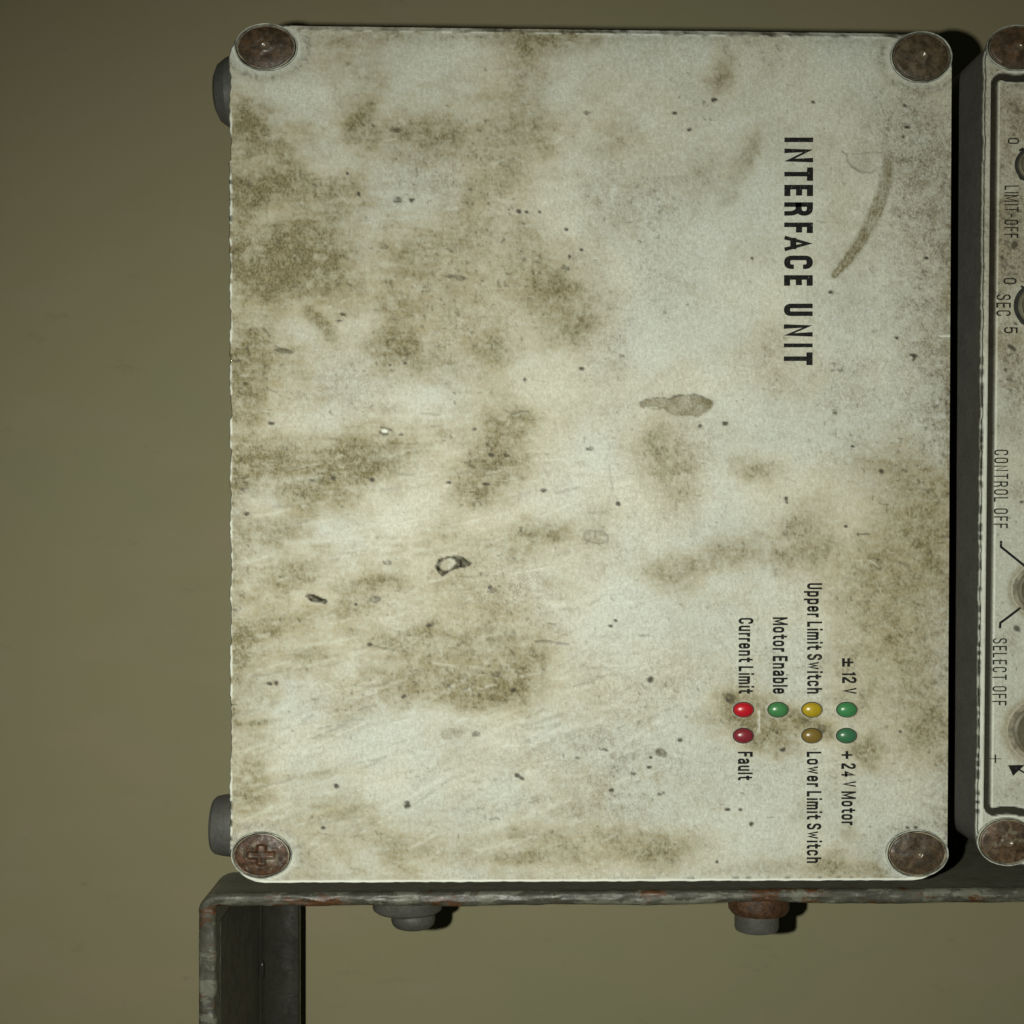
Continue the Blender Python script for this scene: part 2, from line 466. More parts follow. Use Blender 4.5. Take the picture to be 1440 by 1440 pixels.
SOOT = [  # greyer grime
 (700,300,60,110,.34),(735,400,40,80,.42),(640,440,110,90,.32),(610,470,70,60,.28),(800,420,70,80,.34),(560,380,100,60,.24),(600,210,120,60,.24),(520,300,90,60,.16),(690,640,70,90,.34),(850,480,60,70,.20),
 (920,400,60,60,.14),(940,260,90,60,.16),(880,300,80,60,.18),(700,820,80,40,.30),(690,850,60,40,.22),(860,1060,120,70,.20),(900,960,120,60,.18),(960,640,60,90,.30),(1000,760,80,60,.22),(1120,770,60,60,.30),
 (1180,560,60,30,.28),(1200,520,50,16,.26),(1290,330,60,160,.26),(1300,520,46,140,.30),(1300,880,46,200,.24),(1250,180,80,80,.24),(1280,260,60,90,.22),(1230,640,90,80,.16),(1080,520,60,60,.1),
 (480,990,90,30,.26,-10),(550,975,60,22,.26),(700,1060,120,40,.14),(640,930,120,60,.26),(760,890,60,40,.22),(1020,1090,120,50,.16),(1180,1100,120,60,.10),(760,1130,180,30,.1),(430,110,60,60,.06),(470,560,120,60,.1),(1150,1000,120,40,.2),
 (620,820,120,30,.14),(440,880,110,30,.14),(400,520,100,60,.08),(880,1140,90,30,.14),(340,760,20,90,.25),(345,955,16,30,.35),(860,610,90,60,.1),(1050,900,120,80,.1)]
CLEAN = [ # places that stayed pale
 (420,128,90,26,.9),(640,72,70,40,.5),(620,108,60,36,.5),(800,110,40,70,.5),(460,225,50,26,.5),(365,345,30,16,.5,-40),(360,440,22,24,.5),(415,470,50,24,.6),(520,545,60,30,.5),(600,560,60,34,.6),(430,590,60,22,.7),
 (575,690,60,50,.6),(560,730,90,22,.7,-4),(480,745,50,30,.5),(760,540,50,50,.6),(815,660,60,60,.8),(870,690,60,50,.5),(950,480,90,50,.6),(850,850,90,40,.6),(800,800,60,30,.5),(560,870,50,40,.6),(560,1045,120,60,.8),
 (690,1045,60,20,.6),(400,1010,50,26,.8),(420,1060,90,40,.6),(520,1120,110,26,.6),(930,1130,60,30,.5),(1010,720,60,60,.7),(1100,600,90,40,.4),(1120,440,80,60,.3),(1220,120,90,40,.4),(1180,1150,60,30,.4),(1110,690,60,60,.3),(700,1110,120,26,.5),(1100,1120,80,40,.3),(640,560,40,40,.4),(1010,560,60,60,.4)]
SPECKS = [(561,182,5,2.6),(1005,141,3.4,2.6),(731,296,3.6,3),(741,297,2,1.5),(826,158,5,1.6),(949,160,3.5,1.6),(970,182,3.5,1.8),(381,595,4,2.4),(737,533,2.4,2.2),(986,598,2.6,2),(1019,595,3.2,2.2),(546,790,5,3),(723,971,4,3),
 (917,955,4,3.4),(859,1111,3,2.6),(931,1058,7,5),(916,1065,2,2),(957,1040,4,2.2),(669,1032,5,3.4),(567,979,3.4,2),(501,849,2,1.6),(520,907,4,2.6),(697,948,6,2.6),(527,843,7,4),(573,1133,4,3,30),(572,1128,3,2,30),
 (344,689,5,3),(347,722,4,2.4),(524,674,3,2.4),(439,674,4,2.4),(468,672,2.6,2.4),(630,679,4,1.6),(542,348,5,2),(640,390,14,3,4),(398,494,13,3.4,6),(482,443,3,1.6),(476,452,4,1.2),(760,298,1.6,1.6),(548,513,2,1.6),(569,511,2,1.6),(668,605,2,1.8),
 (1261,475,2,1.6),(1285,500,2,2.2),(1058,364,2,1.8),(1302,362,2.4,2),(1170,411,3,2),(1145,144,2,1.6),(1213,751,1,1),(1105,701,2,2),(1106,706,1.8,1.4),(1188,740,2,1.6),(1057,1158,3,2.4),(1041,1138,2,1.8),(1022,1138,4,2.6),(1102,1054,3.4,2),(1094,1030,2,1.2),
 (1265,1030,1.6,1.4),(1155,1025,5,5),(1027,982,6,5),(728,1092,4,3,40),(733,1095,3,2,40),(1024,985,3,3),(695,831,5,2.6),(690,826,3,1.8),(605,880,4,2),(690,641,4,2),(684,680,4,2),(870,709,3.4,2.6),(765,690,4,2),(829,631,5,2),(817,519,4,2.4),(1272,149,3,1.6),
 (1275,178,2.4,1.4),(1270,193,1.6,2),(800,360,1.4,3),(795,377,5,1.6,20),(820,352,2,1.6),(796,323,3,2.6),(560,281,5,4),(580,281,3,2),(503,273,2,3),(490,243,2,1.6),(1178,545,1,1),(1245,478,1,1),(936,1066,1,1),(1010,1212,1.6,1.4),(915,1078,3,1.6),(929,1116,6,1.6,-12),
 (890,1088,3,1.2),(850,1055,4,1.6),(813,1066,3,1.4),(793,1063,1,3),(860,880,3,1.4),(865,873,2,1.4),(778,944,1,1),(695,1151,6,1),(1285,1163,2.6,2),(1275,1163,1.4,1.4),(1238,662,3,1.4),(455,1165,3,2),(474,1106,3,3),(380,962,4,2),(389,960,2,3),(1200,628,3,1.2),(1175,580,2.2,1.2)]

def lid1_masks(X, Y, corners):
    wx = (fbm(X, Y, 46, 1, 4) - 0.5) * 52; wy = (fbm(X, Y, 46, 2, 4) - 0.5) * 40
    wx2 = wx * 0.15 + (fbm(X, Y, 8, 61, 3) - 0.5) * 5; wy2 = wy * 0.1 + (fbm(X, Y, 8, 62, 3) - 0.5) * 5
    stain = blobs(X, Y, [(b[0], b[1], b[2] * 1.2, b[3] * 1.2, b[4] * .9) + tuple(b[5:]) for b in STAIN], wx * .42, wy * .42)
    tan = blobs(X, Y, [(b[0], b[1], b[2] * 1.45 + 6, b[3] * 1.45 + 6, b[4] * .85) + tuple(b[5:]) for b in STAIN], wx * .5, wy * .5) + blobs(X, Y, [(1255,800,85,190,.50),(1150,690,90,40,.22),(380,450,90,270,.34),(640,430,170,150,.22),(700,930,150,80,.28),(440,880,120,60,.28),(560,1180,160,40,.22),(880,1190,130,40,.25),(420,1130,80,60,.15)], wx, wy)
    soot = blobs(X, Y, SOOT, wx, wy)
    clean = blobs(X, Y, CLEAN, wx * .8, wy * .8)
    n1 = fbm(X, Y, 70, 11, 6, 0.62)
    n2 = fbm(X, Y, 24, 12, 5, 0.7)
    streak = fbm(X, Y * 4.5, 50, 13, 4, 0.6)
    left = 1 - sstep(500, 1000, X)
    stain = stain * (0.55 + 0.9 * (n2 - 0.1)) * (0.75 + 0.5 * n1)
    tan += 0.46 * sstep(0.40, 0.66, n1) * (0.42 + 0.75 * left) + .20 * left + .05
    tan = tan / (1 + .7 * tan) * (1 - .6 * clean.clip(0, 1)) * (.75 + .5 * n2)
    stain += 0.16 * sstep(0.48, 0.66, n1) * (0.40 + 0.75 * left) * (0.4 + n2)
    stain += 0.12 * left * sstep(0.55, 0.75, streak) * (1 - 0.7 * clean.clip(0, 1))
    stain *= 1 - 0.55 * clean.clip(0, 1)
    soot = soot * (0.6 + 0.8 * n2) + 0.16 * sstep(0.45, 0.75, fbm(X, Y, 120, 31, 5, .6)) + 0.05
    soot *= 1 - 0.6 * clean.clip(0, 1)
    # edges
    ex_l = X - 324; ex_r = (1337 - (Y - 48) * 0.0045) - X; ey_t = Y - (36 + (X - 372) * 0.0135); ey_b = (1241 - (X - 324) * 0.004) - Y
    stain += 0.45 * np.exp(-ex_l / 14) * sstep(150, 260, Y) * (0.5 + n2) * (1 - .4 * sstep(900, 1100, Y))
    stain += 0.35 * np.exp(-np.abs(ey_t - 12) / 7) * sstep(430, 560, X) * (1 - sstep(1230, 1290, X)) * (0.3 + 1.2 * fbm(X, Y, 90, 41, 3))
    soot += 0.18 * np.exp(-ex_r / 60) * sstep(80, 200, Y) + 0.50 * np.exp(-ex_r / 14) * sstep(100, 260, Y) * (1 - 0.5 * sstep(700, 1150, Y)) * (0.6 + .8 * n2)
    stain += 0.30 * np.exp(-ex_r / 22) * sstep(180, 320, Y) * (0.6 + .8 * n2)
    gA = vnoise(X, Y * .75, 2.7, 151) * .6 + vnoise(X * .8, Y, 4.6, 152) * .4
    gB = fbm(X, Y, 11, 153, 3, .7)
    gA = (gA - .5) * 2.4; gB = (gB - .5) * 2.0
    soot = soot * 1.25 + .10 * (1 - .7 * clean.clip(0, 1)) * (1 - sstep(900, 1330, X) * .5)
    soot = soot / (1 + .5 * soot) * 1.15
    soot = soot * (1 + .42 * gA + .10 * gB) + .03 * gA
    tan = tan * (1 + .22 * gA)
    stain = 1.35 * stain / (1 + .35 * stain)
    mid = sstep(.30, .70, fbm(X, Y, 15, 171, 4, .75))
    hs = sstep(.30, .72, fbm(X * .30, Y * 1.5, 9, 173, 4, .7))
    gC = vnoise(X * .6, Y * 1.1, 2.2, 175) - .5
    stain = stain * (.62 + .48 * mid + .30 * left * (hs - .35)) * (1 + .34 * gA + .4 * gC)
    soot = soot * (.70 + .50 * mid + .25 * left * (hs - .4))
    tan = tan * (.78 + .40 * hs)
    speckn = vnoise(X, Y, 3.1, 51) * 0.6 + vnoise(X, Y * .8, 5.2, 52) * 0.4
    dens = 0.13 * stain + 0.22 * soot
    speck = sstep(0.86 - dens, 0.97 - dens, speckn) * (0.25 + 0.35 * vnoise(X, Y, 40, 53))
    # vertical and slanted fine grain
    gr = vnoise(X * 1.8, Y * 0.55, 3.0, 54)
    speck += 0.26 * sstep(0.70, 0.95, gr) * (stain + soot).clip(0, 1)
    rare = vnoise(X, Y, 6.0, 57)
    speck += 0.35 * sstep(0.975, 0.995, rare) * sstep(0.4, .6, vnoise(X, Y, 60, 58))
    for s in SPECKS:
        a = math.radians(s[4]) if len(s) > 4 else 0
        if s[2] <= 1 and s[3] <= 1: continue
        m = (np.abs(X - s[0]) < 24) & (np.abs(Y - s[1]) < 24)
        e = ell(X[m] + wx2[m] * .9, Y[m] + wy2[m] * .9, s[0], s[1], s[2] + .8, s[3] + .8, a)
        sub = speck[m]
        big = s[2] > 4.5
        v = (1 - sstep(0.60, 1.25, e)) * ((0.15 + .6 * vnoise(X[m], Y[m], 4, 183)) if big else 0.95)
        if big: v = v + 0.35 * np.exp(-((e - 0.85) / 0.22) ** 2)
        speck[m] = np.maximum(sub, v)
    bare = np.zeros(X.shape); dark = np.zeros(X.shape)
    def line(pts, wdt, amt, tgt, soft=1.2, brk=0.0):
        xs = [p[0] for p in pts]; ys = [p[1] for p in pts]
        m = (X > min(xs) - 20) & (X < max(xs) + 20) & (Y > min(ys) - 20) & (Y < max(ys) + 20)
        d, al = poly_dist(X[m] + wx2[m] * .4, Y[m] + wy2[m] * .4, pts)
        v = amt * (1 - sstep(wdt, wdt + soft, d))
        if brk: v = v * sstep(brk, brk + .2, vnoise(X[m], Y[m], 7, 77))
        tgt[m] = np.maximum(tgt[m], v)
    # the curved brown smear by the heading
    pts = [(1243,205),(1249,225),(1248,250),(1240,275),(1231,300),(1219,325),(1204,350),(1188,370),(1174,386)]
    m = (X > 1150) & (X < 1275) & (Y > 190) & (Y < 400)
    d, al = poly_dist(X[m], Y[m], pts)
    wdt = 6 + 4.5 * np.sin(np.clip(al, 0, 1) * 3.14)
    st = vnoise(d * 3.0, al * 60, 4, 88)
    stain[m] += (1 - sstep(wdt * .55, wdt * 1.2, d)) * sstep(0.0, 0.35, al) * (0.50 + 0.8 * st) * (.6 + .7 * vnoise(X[m], Y[m], 9, 185))
    stain[m] += 0.18 * (1 - sstep(wdt * .5, wdt * 1.3, d)) * (1 - sstep(.1, .4, al))
    # faint flap shaped scuff
    line([(1184,213),(1191,218),(1192,226),(1200,236),(1213,243),(1225,243),(1233,236)], 0.5, .45, speck, 1.8, .15)
    line([(1190,216),(1205,217),(1224,214),(1240,215)], 0.5, .35, speck, 1.6, .2)
    stain += 0.22 * (1 - sstep(.6, 1.1, ell(X, Y, 1212, 230, 20, 13, .1)))
    line([(1236,182),(1243,188),(1249,193)], .5, .35, speck, 1.5)
    # brown tapering scratches and fine marks
    line([(753,901),(770,902),(785,904),(800,906)], .8, .55, speck, 1.6)
    line([(370,462),(378,470),(386,484),(392,492)], .6, .5, speck, 2.2, .25)
    line([(520,907),(535,910),(553,914)], .5, .45, speck, 1.6)
    line([(870,898),(880,897),(895,894),(915,893)], 1.0, .35, speck, 2.2, .25)
    line([(512,1148),(480,1152),(450,1160)], .5, .2, speck, 3)
    line([(1204,751),(1222,751)], .8, .75, speck, 1.0)
    line([(1206,750),(1206,753)], .8, .75, speck, 1.0)
    line([(1281,499),(1286,497),(1289,500),(1286,504),(1284,506)], .9, .9, speck, 1.2)
    line([(1170,522),(1176,519),(1182,522),(1188,516),(1193,520)], .5, .7, speck, 1.5, .2)
    line([(1200,524),(1210,525),(1220,529)], .4, .45, speck, 1.8, .2)
    line([(857,627),(856,645),(858,668),(866,700),(874,712)], .3, .3, speck, 2.0, .3)
    line([(372,540),(377,548),(390,552),(394,556)], .4, .4, speck, 1.8, .2)
    line([(447,1025),(470,1020),(490,1012),(510,1012)], .5, .3, speck, 2.0, .25)
    line([(504,998),(520,993),(528,992)], .5, .35, speck, 1.8)
    line([(1195,840),(1215,820),(1235,790)], .3, .2, speck, 3, .3)
    line([(1165,610),(1185,618),(1215,625),(1236,640)], .4, .25, stain, 2.5)
    line([(790,377),(797,379),(800,375)], .5, .6, speck, 1.3)
    line([(719,584),(730,579),(744,578)], .5, .6, speck, 1.3)
    line([(1020,1094),(1032,1090)], .5, .2, speck, 2)
    line([(636,1136),(700,1140)], .5, .2, speck, 2, .3)
    line([(1068,1000),(1067,1030)], .6, .5, bare, 1.5)
    line([(1322,473),(1336,473)], .8, .7, bare, 1.0)
    r = np.random.RandomState(5)
    for i in range(70):    # broad wiped streaks
        x0 = r.uniform(330, 860); y0 = r.uniform(560, 1200)
        a = -.08 - .38 * (y0 - 560) / 640 + r.normal(0, .10); l = r.uniform(40, 150)
        k = r.choice(3, p=[.4, .4, .2]); tg = (stain, bare, soot)[k]
        line([(x0, y0), (x0 + l * .5 * math.cos(a), y0 + l * .5 * math.sin(a) + l * .02), (x0 + l * math.cos(a), y0 + l * math.sin(a))], .5, (r.uniform(.10, .26), r.uniform(.08, .22), r.uniform(.15, .3))[k], tg, r.uniform(3, 8), .2)
    for i in range(420):   # sweeping wipe marks on the lower left half
        x0 = r.uniform(330, 900); y0 = r.uniform(640, 1215)
        a = -.10 - .35 * (y0 - 640) / 600 + r.normal(0, .12); l = r.uniform(14, 70)
        mx_ = x0 + l * .5 * math.cos(a); my_ = y0 + l * .5 * math.sin(a) + l * .03
        tg = (stain, speck, bare)[r.choice(3, p=[.45, .2, .35])]
        line([(x0, y0), (mx_, my_), (x0 + l * math.cos(a), y0 + l * math.sin(a))], .3, r.uniform(.08, .30), tg, r.uniform(1.4, 4.0), .25)
    for i in range(90):
        x0 = r.uniform(560, 1300); y0 = r.uniform(60, 1215); a = r.uniform(.9, 1.9); l = r.uniform(8, 40)
        line([(x0, y0), (x0 + l * math.cos(a), y0 + l * math.sin(a))], .2, r.uniform(.06, .2), (speck, bare)[r.randint(2)], 1.8, .3)
    for i in range(150):   # hair scratches, mostly near level on the left half
        x0 = r.uniform(330, 1320); y0 = r.uniform(60, 1225)
        a = r.normal(-0.12, 0.25) if x0 < 800 else r.uniform(-1.4, 1.4)
        l = r.uniform(6, 34 if x0 < 800 else 18)
        x1 = x0 + l * math.cos(a); y1 = y0 + l * math.sin(a)
        if r.rand() < .72: line([(x0, y0), (x1, y1)], .3, r.uniform(.12, .4), speck, 1.6, .3)
        else: line([(x0, y0), (x1, y1)], .2, r.uniform(.15, .4), bare, 1.6, .3)
    # the two oval outlines (old drips)
    def oval(cx, cy, rx, ry, ang, amt, fill):
        m = (np.abs(X - cx) < rx + 15) & (np.abs(Y - cy) < ry + 15)
        e = ell(X[m] + wx2[m], Y[m] + wy2[m], cx, cy, rx, ry, math.radians(ang))
        speck[m] = np.maximum(speck[m], amt * np.exp(-((e - 1) / 0.10) ** 2))
        stain[m] += fill * (1 - sstep(.8, 1.05, e))
    oval(838, 755, 17, 9, 12, .55, .25); oval(670, 1032, 5.5, 3.6, 10, .6, .2); oval(635, 1032, 15, 7, -5, .28, .15)
    oval(932, 1058, 9, 6, 20, .45, .5); oval(1027, 982, 6, 7, 0, .6, .3); oval(398, 494, 13, 3.6, 5, .5, .3); oval(493, 903, 5, 3, 0, .3, .0); oval(1060, 1047, 6, 6, 30, .3, .2)
    # the long grey scrape
    e = np.minimum(ell(X + wx2, Y + wy2, 925, 568, 26, 8.5), ell(X + wx2, Y + wy2, 968, 570, 36, 15, -.03))
    e = np.minimum(e, ell(X + wx2, Y + wy2, 976, 576, 14, 10, .3))
    ins = 1 - sstep(.92, 1.04, e)
    soot = soot * (1 - ins) + ins * 0.75 * (0.6 + .8 * vnoise(X, Y, 7, 71))
    stain = stain * (1 - ins) + ins * 0.55 * (0.3 + 1.2 * vnoise(X, Y, 12, 72) + .6 * sstep(970, 1004, X))
    speck = speck + 0.75 * np.exp(-((e - 0.97) / 0.09) ** 2) * (0.35 + .65 * (Y < 569)) * (0.3 + .9 * vnoise(X, Y, 6, 74))
    # the chip with a white core
    C1 = [(612,797),(616,787),(628,783),(641,781),(648,782),(656,788),(664,792),(660,796),(650,799),(640,800),(632,804),(622,811),(617,806)]
    def poly_in(pts, X, Y):
        inside = np.zeros(X.shape, bool)
        j = len(pts) - 1
        for i in range(len(pts)):
            xi, yi = pts[i]; xj, yj = pts[j]
            c = ((yi > Y) != (yj > Y)) & (X < (xj - xi) * (Y - yi) / (yj - yi + 1e-9) + xi)
            inside ^= c; j = i
        return inside
    def chip(pts, core=None):
        xs = [p[0] for p in pts]; ys = [p[1] for p in pts]
        m = (X > min(xs) - 12) & (X < max(xs) + 12) & (Y > min(ys) - 12) & (Y < max(ys) + 12)
        xx = X[m] + wx2[m] * .5; yy = Y[m] + wy2[m] * .5
        d, _ = poly_dist(xx, yy, pts + [pts[0]])
        ind = poly_in(pts, xx, yy)
        sd = np.where(ind, d, -d)
        v = sstep(-1.0, .4, sd) * (.55 + .6 * vnoise(xx, yy, 3.5, 181)).clip(0, 1)
        if core:
            dd = ell(xx, yy, *core); k = 1 - sstep(.75, 1.1, dd)
            v = v * (1 - k * .95); bare[m] = np.maximum(bare[m], .6 * k * (xx > core[0]) * vnoise(xx, yy, 5, 178))
            soot[m] = np.maximum(soot[m], k * .6); speck[m] *= 1 - k
            v = v * (0.75 + .5 * vnoise(xx, yy, 4, 79)).clip(0, 1)
        dark[m] = np.maximum(dark[m], v)
    chip(C1, (629, 794, 12, 8.5, -.5))
    chip([(428,838),(436,836),(446,838),(452,841),(458,842),(460,845),(457,849),(448,847),(438,846),(432,842)])
    d = ell(X + wx2, Y + wy2, 541, 606, 11, 6)
    speck += 0.8 * np.exp(-((d - .8) / .3) ** 2) * (vnoise(X, Y, 4, 80) > .35)
    bare = np.maximum(bare, 1 - sstep(.5, .9, ell(X, Y, 541, 606, 6, 3.4)))
    dark = np.maximum(dark, .7 * (1 - sstep(.6, 1.1, ell(X, Y, 564, 611, 4, 2))))
    # left edge: white worn strip with dark nicks; other edges
    ed = ex_l + wx2 * .3 - 1.2 * vnoise(X, Y, 18, 97)
    bare = np.maximum(bare, (1 - sstep(1.0, 2.6, ed)) * sstep(165, 190, Y + 20) * .75 * sstep(.15, .5, vnoise(X * 0, Y, 11, 197)))
    nick = sstep(.80, .9, vnoise(X * .25, Y, 4.2, 98)) * (1 - sstep(5, 14, ex_l))
    speck = np.maximum(speck, nick * .7 * sstep(700, 780, Y))
    nick2 = sstep(.55, .7, vnoise(X * .6, Y, 5, 99)) * (1 - sstep(1.5, 4.0, ex_l)) * (sstep(230, 260, Y) * (1 - sstep(330, 380, Y)) + sstep(1110, 1130, Y))
    dark = np.maximum(dark, nick2 * .8)
    tp = sstep(.35, .65, fbm(X, Y * 3, 22, 101, 5, .7))
    band = (1 - sstep(4.0, 6.5, ey_t + (fbm(X, Y * 0, 18, 202, 4) - .5) * 5)) * sstep(410, 440, X)
    dark = np.maximum(dark, band * (0.40 + .5 * tp) * (0.75 + .25 * sstep(500, 800, X)))
    bare = np.maximum(bare, np.exp(-((ey_t - 5.0) / 1.2) ** 2) * sstep(.40, .65, fbm(X, Y * 0, 14, 103, 3)) * sstep(410, 440, X) * (1 - sstep(1240, 1280, X)) * .75)
    dark *= 1 - .8 * np.exp(-((ey_t - 5.0) / 1.2) ** 2) * sstep(.40, .65, fbm(X, Y * 0, 14, 103, 3))
    bare = np.maximum(bare, (1 - sstep(1.5, 3.5, ey_b + wy2 * .3)) * .8)
    bn = sstep(.62, .74, vnoise(X, Y * .4, 9, 104)) * (1 - sstep(3, 7, ey_b))
    speck = np.maximum(speck, bn * .7 * sstep(850, 1000, X))
    # halo round the screws
    hgt = (fbm(X, Y, 160, 111, 3) - .5) * 1.6
    for (cx, cy, rx, ry, g) in SCREWS1:
        e = ell(X, Y, cx, cy, rx, ry)
        bare = np.maximum(bare, (.25 + .5 * (Y > cy)) * (1 - sstep(1.04, 1.10, e)))  # lower half paler, painting in the rim's light-facing side
        speck += .55 * sstep(.5, .85, vnoise(X, Y, 4, 112)) * np.exp(-((e - 1.35) / .14) ** 2) * g
        soot += .4 * g * np.exp(-((e - 1.36) / .2) ** 2)
        stain *= sstep(1.1, 1.6, e) * .8 + .2; tan *= sstep(1.1, 1.6, e) * .8 + .2
        hole = 1 - sstep(.96, 1.04, e)
        hgt = hgt - 9 * hole
        dark = np.maximum(dark * (e > 1.02), hole * .9)
        bare *= 1 - hole
    for (cx, cy, _, _) in LEDS:
        e = ell(X, Y, cx, cy, 14, 10.5)
        speck += .30 * np.exp(-((e - 1.12) / .12) ** 2) * vnoise(X, Y, 5, 117)
        bare = np.maximum(bare, .3 * np.exp(-((e - 1.1) / .1) ** 2) * (X < cx + 4))
    hgt = hgt - dark * 1.2 * (hgt > -4)
    return dict(tan=tan.clip(0, .9), stain=stain.clip(0, .95), soot=soot.clip(0, .95), speck=speck.clip(0, .96), bare=bare.clip(0, .95), dark=dark, height=hgt)

SCREWS1 = [(374, 66, 43.5, 32.5, .8), (1296, 80, 42.5, 35.5, .8), (367.5, 1203, 42, 32, .5), (1290, 1200.5, 43, 32.5, .3)]
LEDS = [(1045.4, 998, 'bright red', (0.42, 0.010, 0.018)), (1045.2, 1034.5, 'dull dark red', (0.190, 0.020, 0.028)),
        (1094, 998, 'green', (0.048, 0.185, 0.062)), (1141.8, 998, 'bright yellow', (0.36, 0.265, 0.014)),
        (1141.6, 1034.5, 'dull brownish yellow', (0.175, 0.120, 0.026)), (1190.8, 998, 'green', (0.042, 0.195, 0.065)),
        (1190.4, 1034.5, 'darker green', (0.038, 0.140, 0.066))]

# ------------------------------------------------------------------ wall
def build_wall():
    n = 40
    vs = []; fs = []
    y = depth(T_WALL)
    for j in range(n + 1):
        for i in range(n + 1):
            vs.append((-1.2 + 2.4 * i / n, y, -1.2 + 2.4 * j / n))
    for j in range(n):
        for i in range(n):
            a = j * (n + 1) + i
            fs.append((a, a + 1, a + n + 2, a + n + 1))
    o = mesh_obj('wall', vs, fs, M_WALL)
    tag(o, 'smooth olive green painted wall behind the boxes', None, None, 'structure')
build_wall()

# ------------------------------------------------------------------ interface box
box = empty('interface_box', (0, 0, 0), 'wide white steel box, dirt stained, lettered INTERFACE UNIT beside seven coloured indicator lights', 'control box')
C1 = [(323, 35), (1338.5, 48), (1332, 1237.5), (324, 1241.5)]
lid1, outline1 = lid_sheet('lid', C1, (50, 47), 2.0, box, lid1_masks, 14, (2.0, 1.0))

def shrink(outline, d, stepn):
    n = len(outline)
    pts = [Vector(outline[i]) for i in range(0, n, stepn)]
    m = len(pts); out = []
    c = sum(pts, Vector((0, 0))) / m
    for i in range(m):
        t = pts[(i + 1) % m] - pts[i - 1]
        nr = Vector((t.y, -t.x)); nr.normalize()
        if nr.dot(pts[i] - c) < 0: nr = -nr
        out.append(pts[i] - nr * d)
    return out
def ccw(pts):
    a = sum(pts[i - 1].x * pts[i].y - pts[i].x * pts[i - 1].y for i in range(len(pts)))
    return pts if a > 0 else pts[::-1]
def rrect(x0, y0, x1, y1, rx, ry, n=12, skew=0.0, ref=None):
    pts = []
    for (cx, cy, a0) in ((x1 - rx, y0 + ry, 0), (x0 + rx, y0 + ry, 90), (x0 + rx, y1 - ry, 180), (x1 - rx, y1 - ry, 270)):
        for i in range(n + 1):
            a = math.radians(a0 + 90 * i / n)
            px = cx + rx * math.cos(a); py = cy - ry * math.sin(a)
            pts.append((px + skew * (py - y0), py))
    return pts
def to_m(pts, t=0.0):
    return [Vector((P(x, y, t)[0], P(x, y, t)[2])) for x, y in pts]

# body: rounded case from behind the lid to the wall side
prism_path('case', ccw(to_m(rrect(330, 50, 1328, 1228, 46, 42, 12))), M_BODY, box, 0.0028, depth(T_WALL) - 0.006)

def screw(cx, cy, rx, ry, mat, parent, cross=False, seed=0, dome=3.2, ringmat=None, sink=3.0):
    ex = rx / ry
    lathe_front('counterbore_ring', cx, cy, [(ry * 1.005, -6), (ry * 1.018, 0.5), (ry * 1.005, .8), (ry * .985, .6), (ry * .97, -5)], M_EDGE, parent, ex, 72, wob=.003, seed=seed, cap=False)
    n = 64; prof = [(.955, -8), (.955, -1.5), (.93, 0.2), (.90, 0.6), (.885, -.4), (.86, .6)]
    for k in range(9):
        a = .86 * (1 - (k + 1) / 9.0)
        prof.append((a, .6 + dome * (1 - (a / .86) ** 2)))
    # polar grid head with optional cross recess
    r = np.random.RandomState(seed)
    vs = []; fs = []
    c = P(cx, cy)
    rings = prof[:-1]
    fine = []
    for (a, h) in rings[:5]: fine.append((a, h))
    for k in range(22):
        a = .86 * (1 - k / 22.0); fine.append((a, .6 + dome * (1 - (a / .86) ** 2)))
    offs = r.rand(3) * 50
    for (a, h) in fine:
        for i in range(n):
            th = 2 * math.pi * i / n
            ux = a * math.cos(th); uy = a * math.sin(th)
            px = ux * rx; py = uy * ry
            hh = h
            nz = float(fbm(np.array([px + offs[0]]), np.array([py + offs[1]]), 14, 200 + seed, 3)[0]) - .5
            hh += nz * 2.8 * (1 if a < .88 else .4)
            if cross:
                lim = .50
                rr = math.hypot(ux, uy)
                arm = min(abs(ux), abs(uy))
                if rr < lim:
                    wd = .13
                    f = max(0, min(1, (wd + .05 - arm) / .07)) * max(0, min(1, (lim - rr) / .08))
                    hh -= 6.5 * f
            elif a < .3:
                hh -= 2.6 * max(0, 1 - math.hypot(ux, uy) / .13) - .9 * max(0, 1 - abs(math.hypot(ux, uy) - .17) / .06)
            vs.append((c[0] + px * K, -hh * K, c[2] + py * K))
    m = len(fine)
    for j in range(m - 1):
        for i in range(n):
            k = (i + 1) % n
            fs.append((j * n + i, j * n + k, (j + 1) * n + k, (j + 1) * n + i))
    fs.append(tuple((m - 1) * n + i for i in range(n)))
    o = mesh_obj('lid_screw', vs, fs, mat, parent)
    pol = []
    for (a, h) in fine: pol += [0 if cross else max(0, min(1, (.20 - a) / .06))] * n
    setattr_f(o, 'glint_polish', np.array(pol))
    # worn lip, brighter on one side
    lathe_front('washer_lip', cx, cy, [(ry * .955, -6), (ry * .945, 0.7), (ry * .915, 1.0), (ry * .895, .2), (ry * .89, -2)], ringmat or M_RING, o, ex, 64, wob=.006, seed=seed + 3, cap=False)
    return o

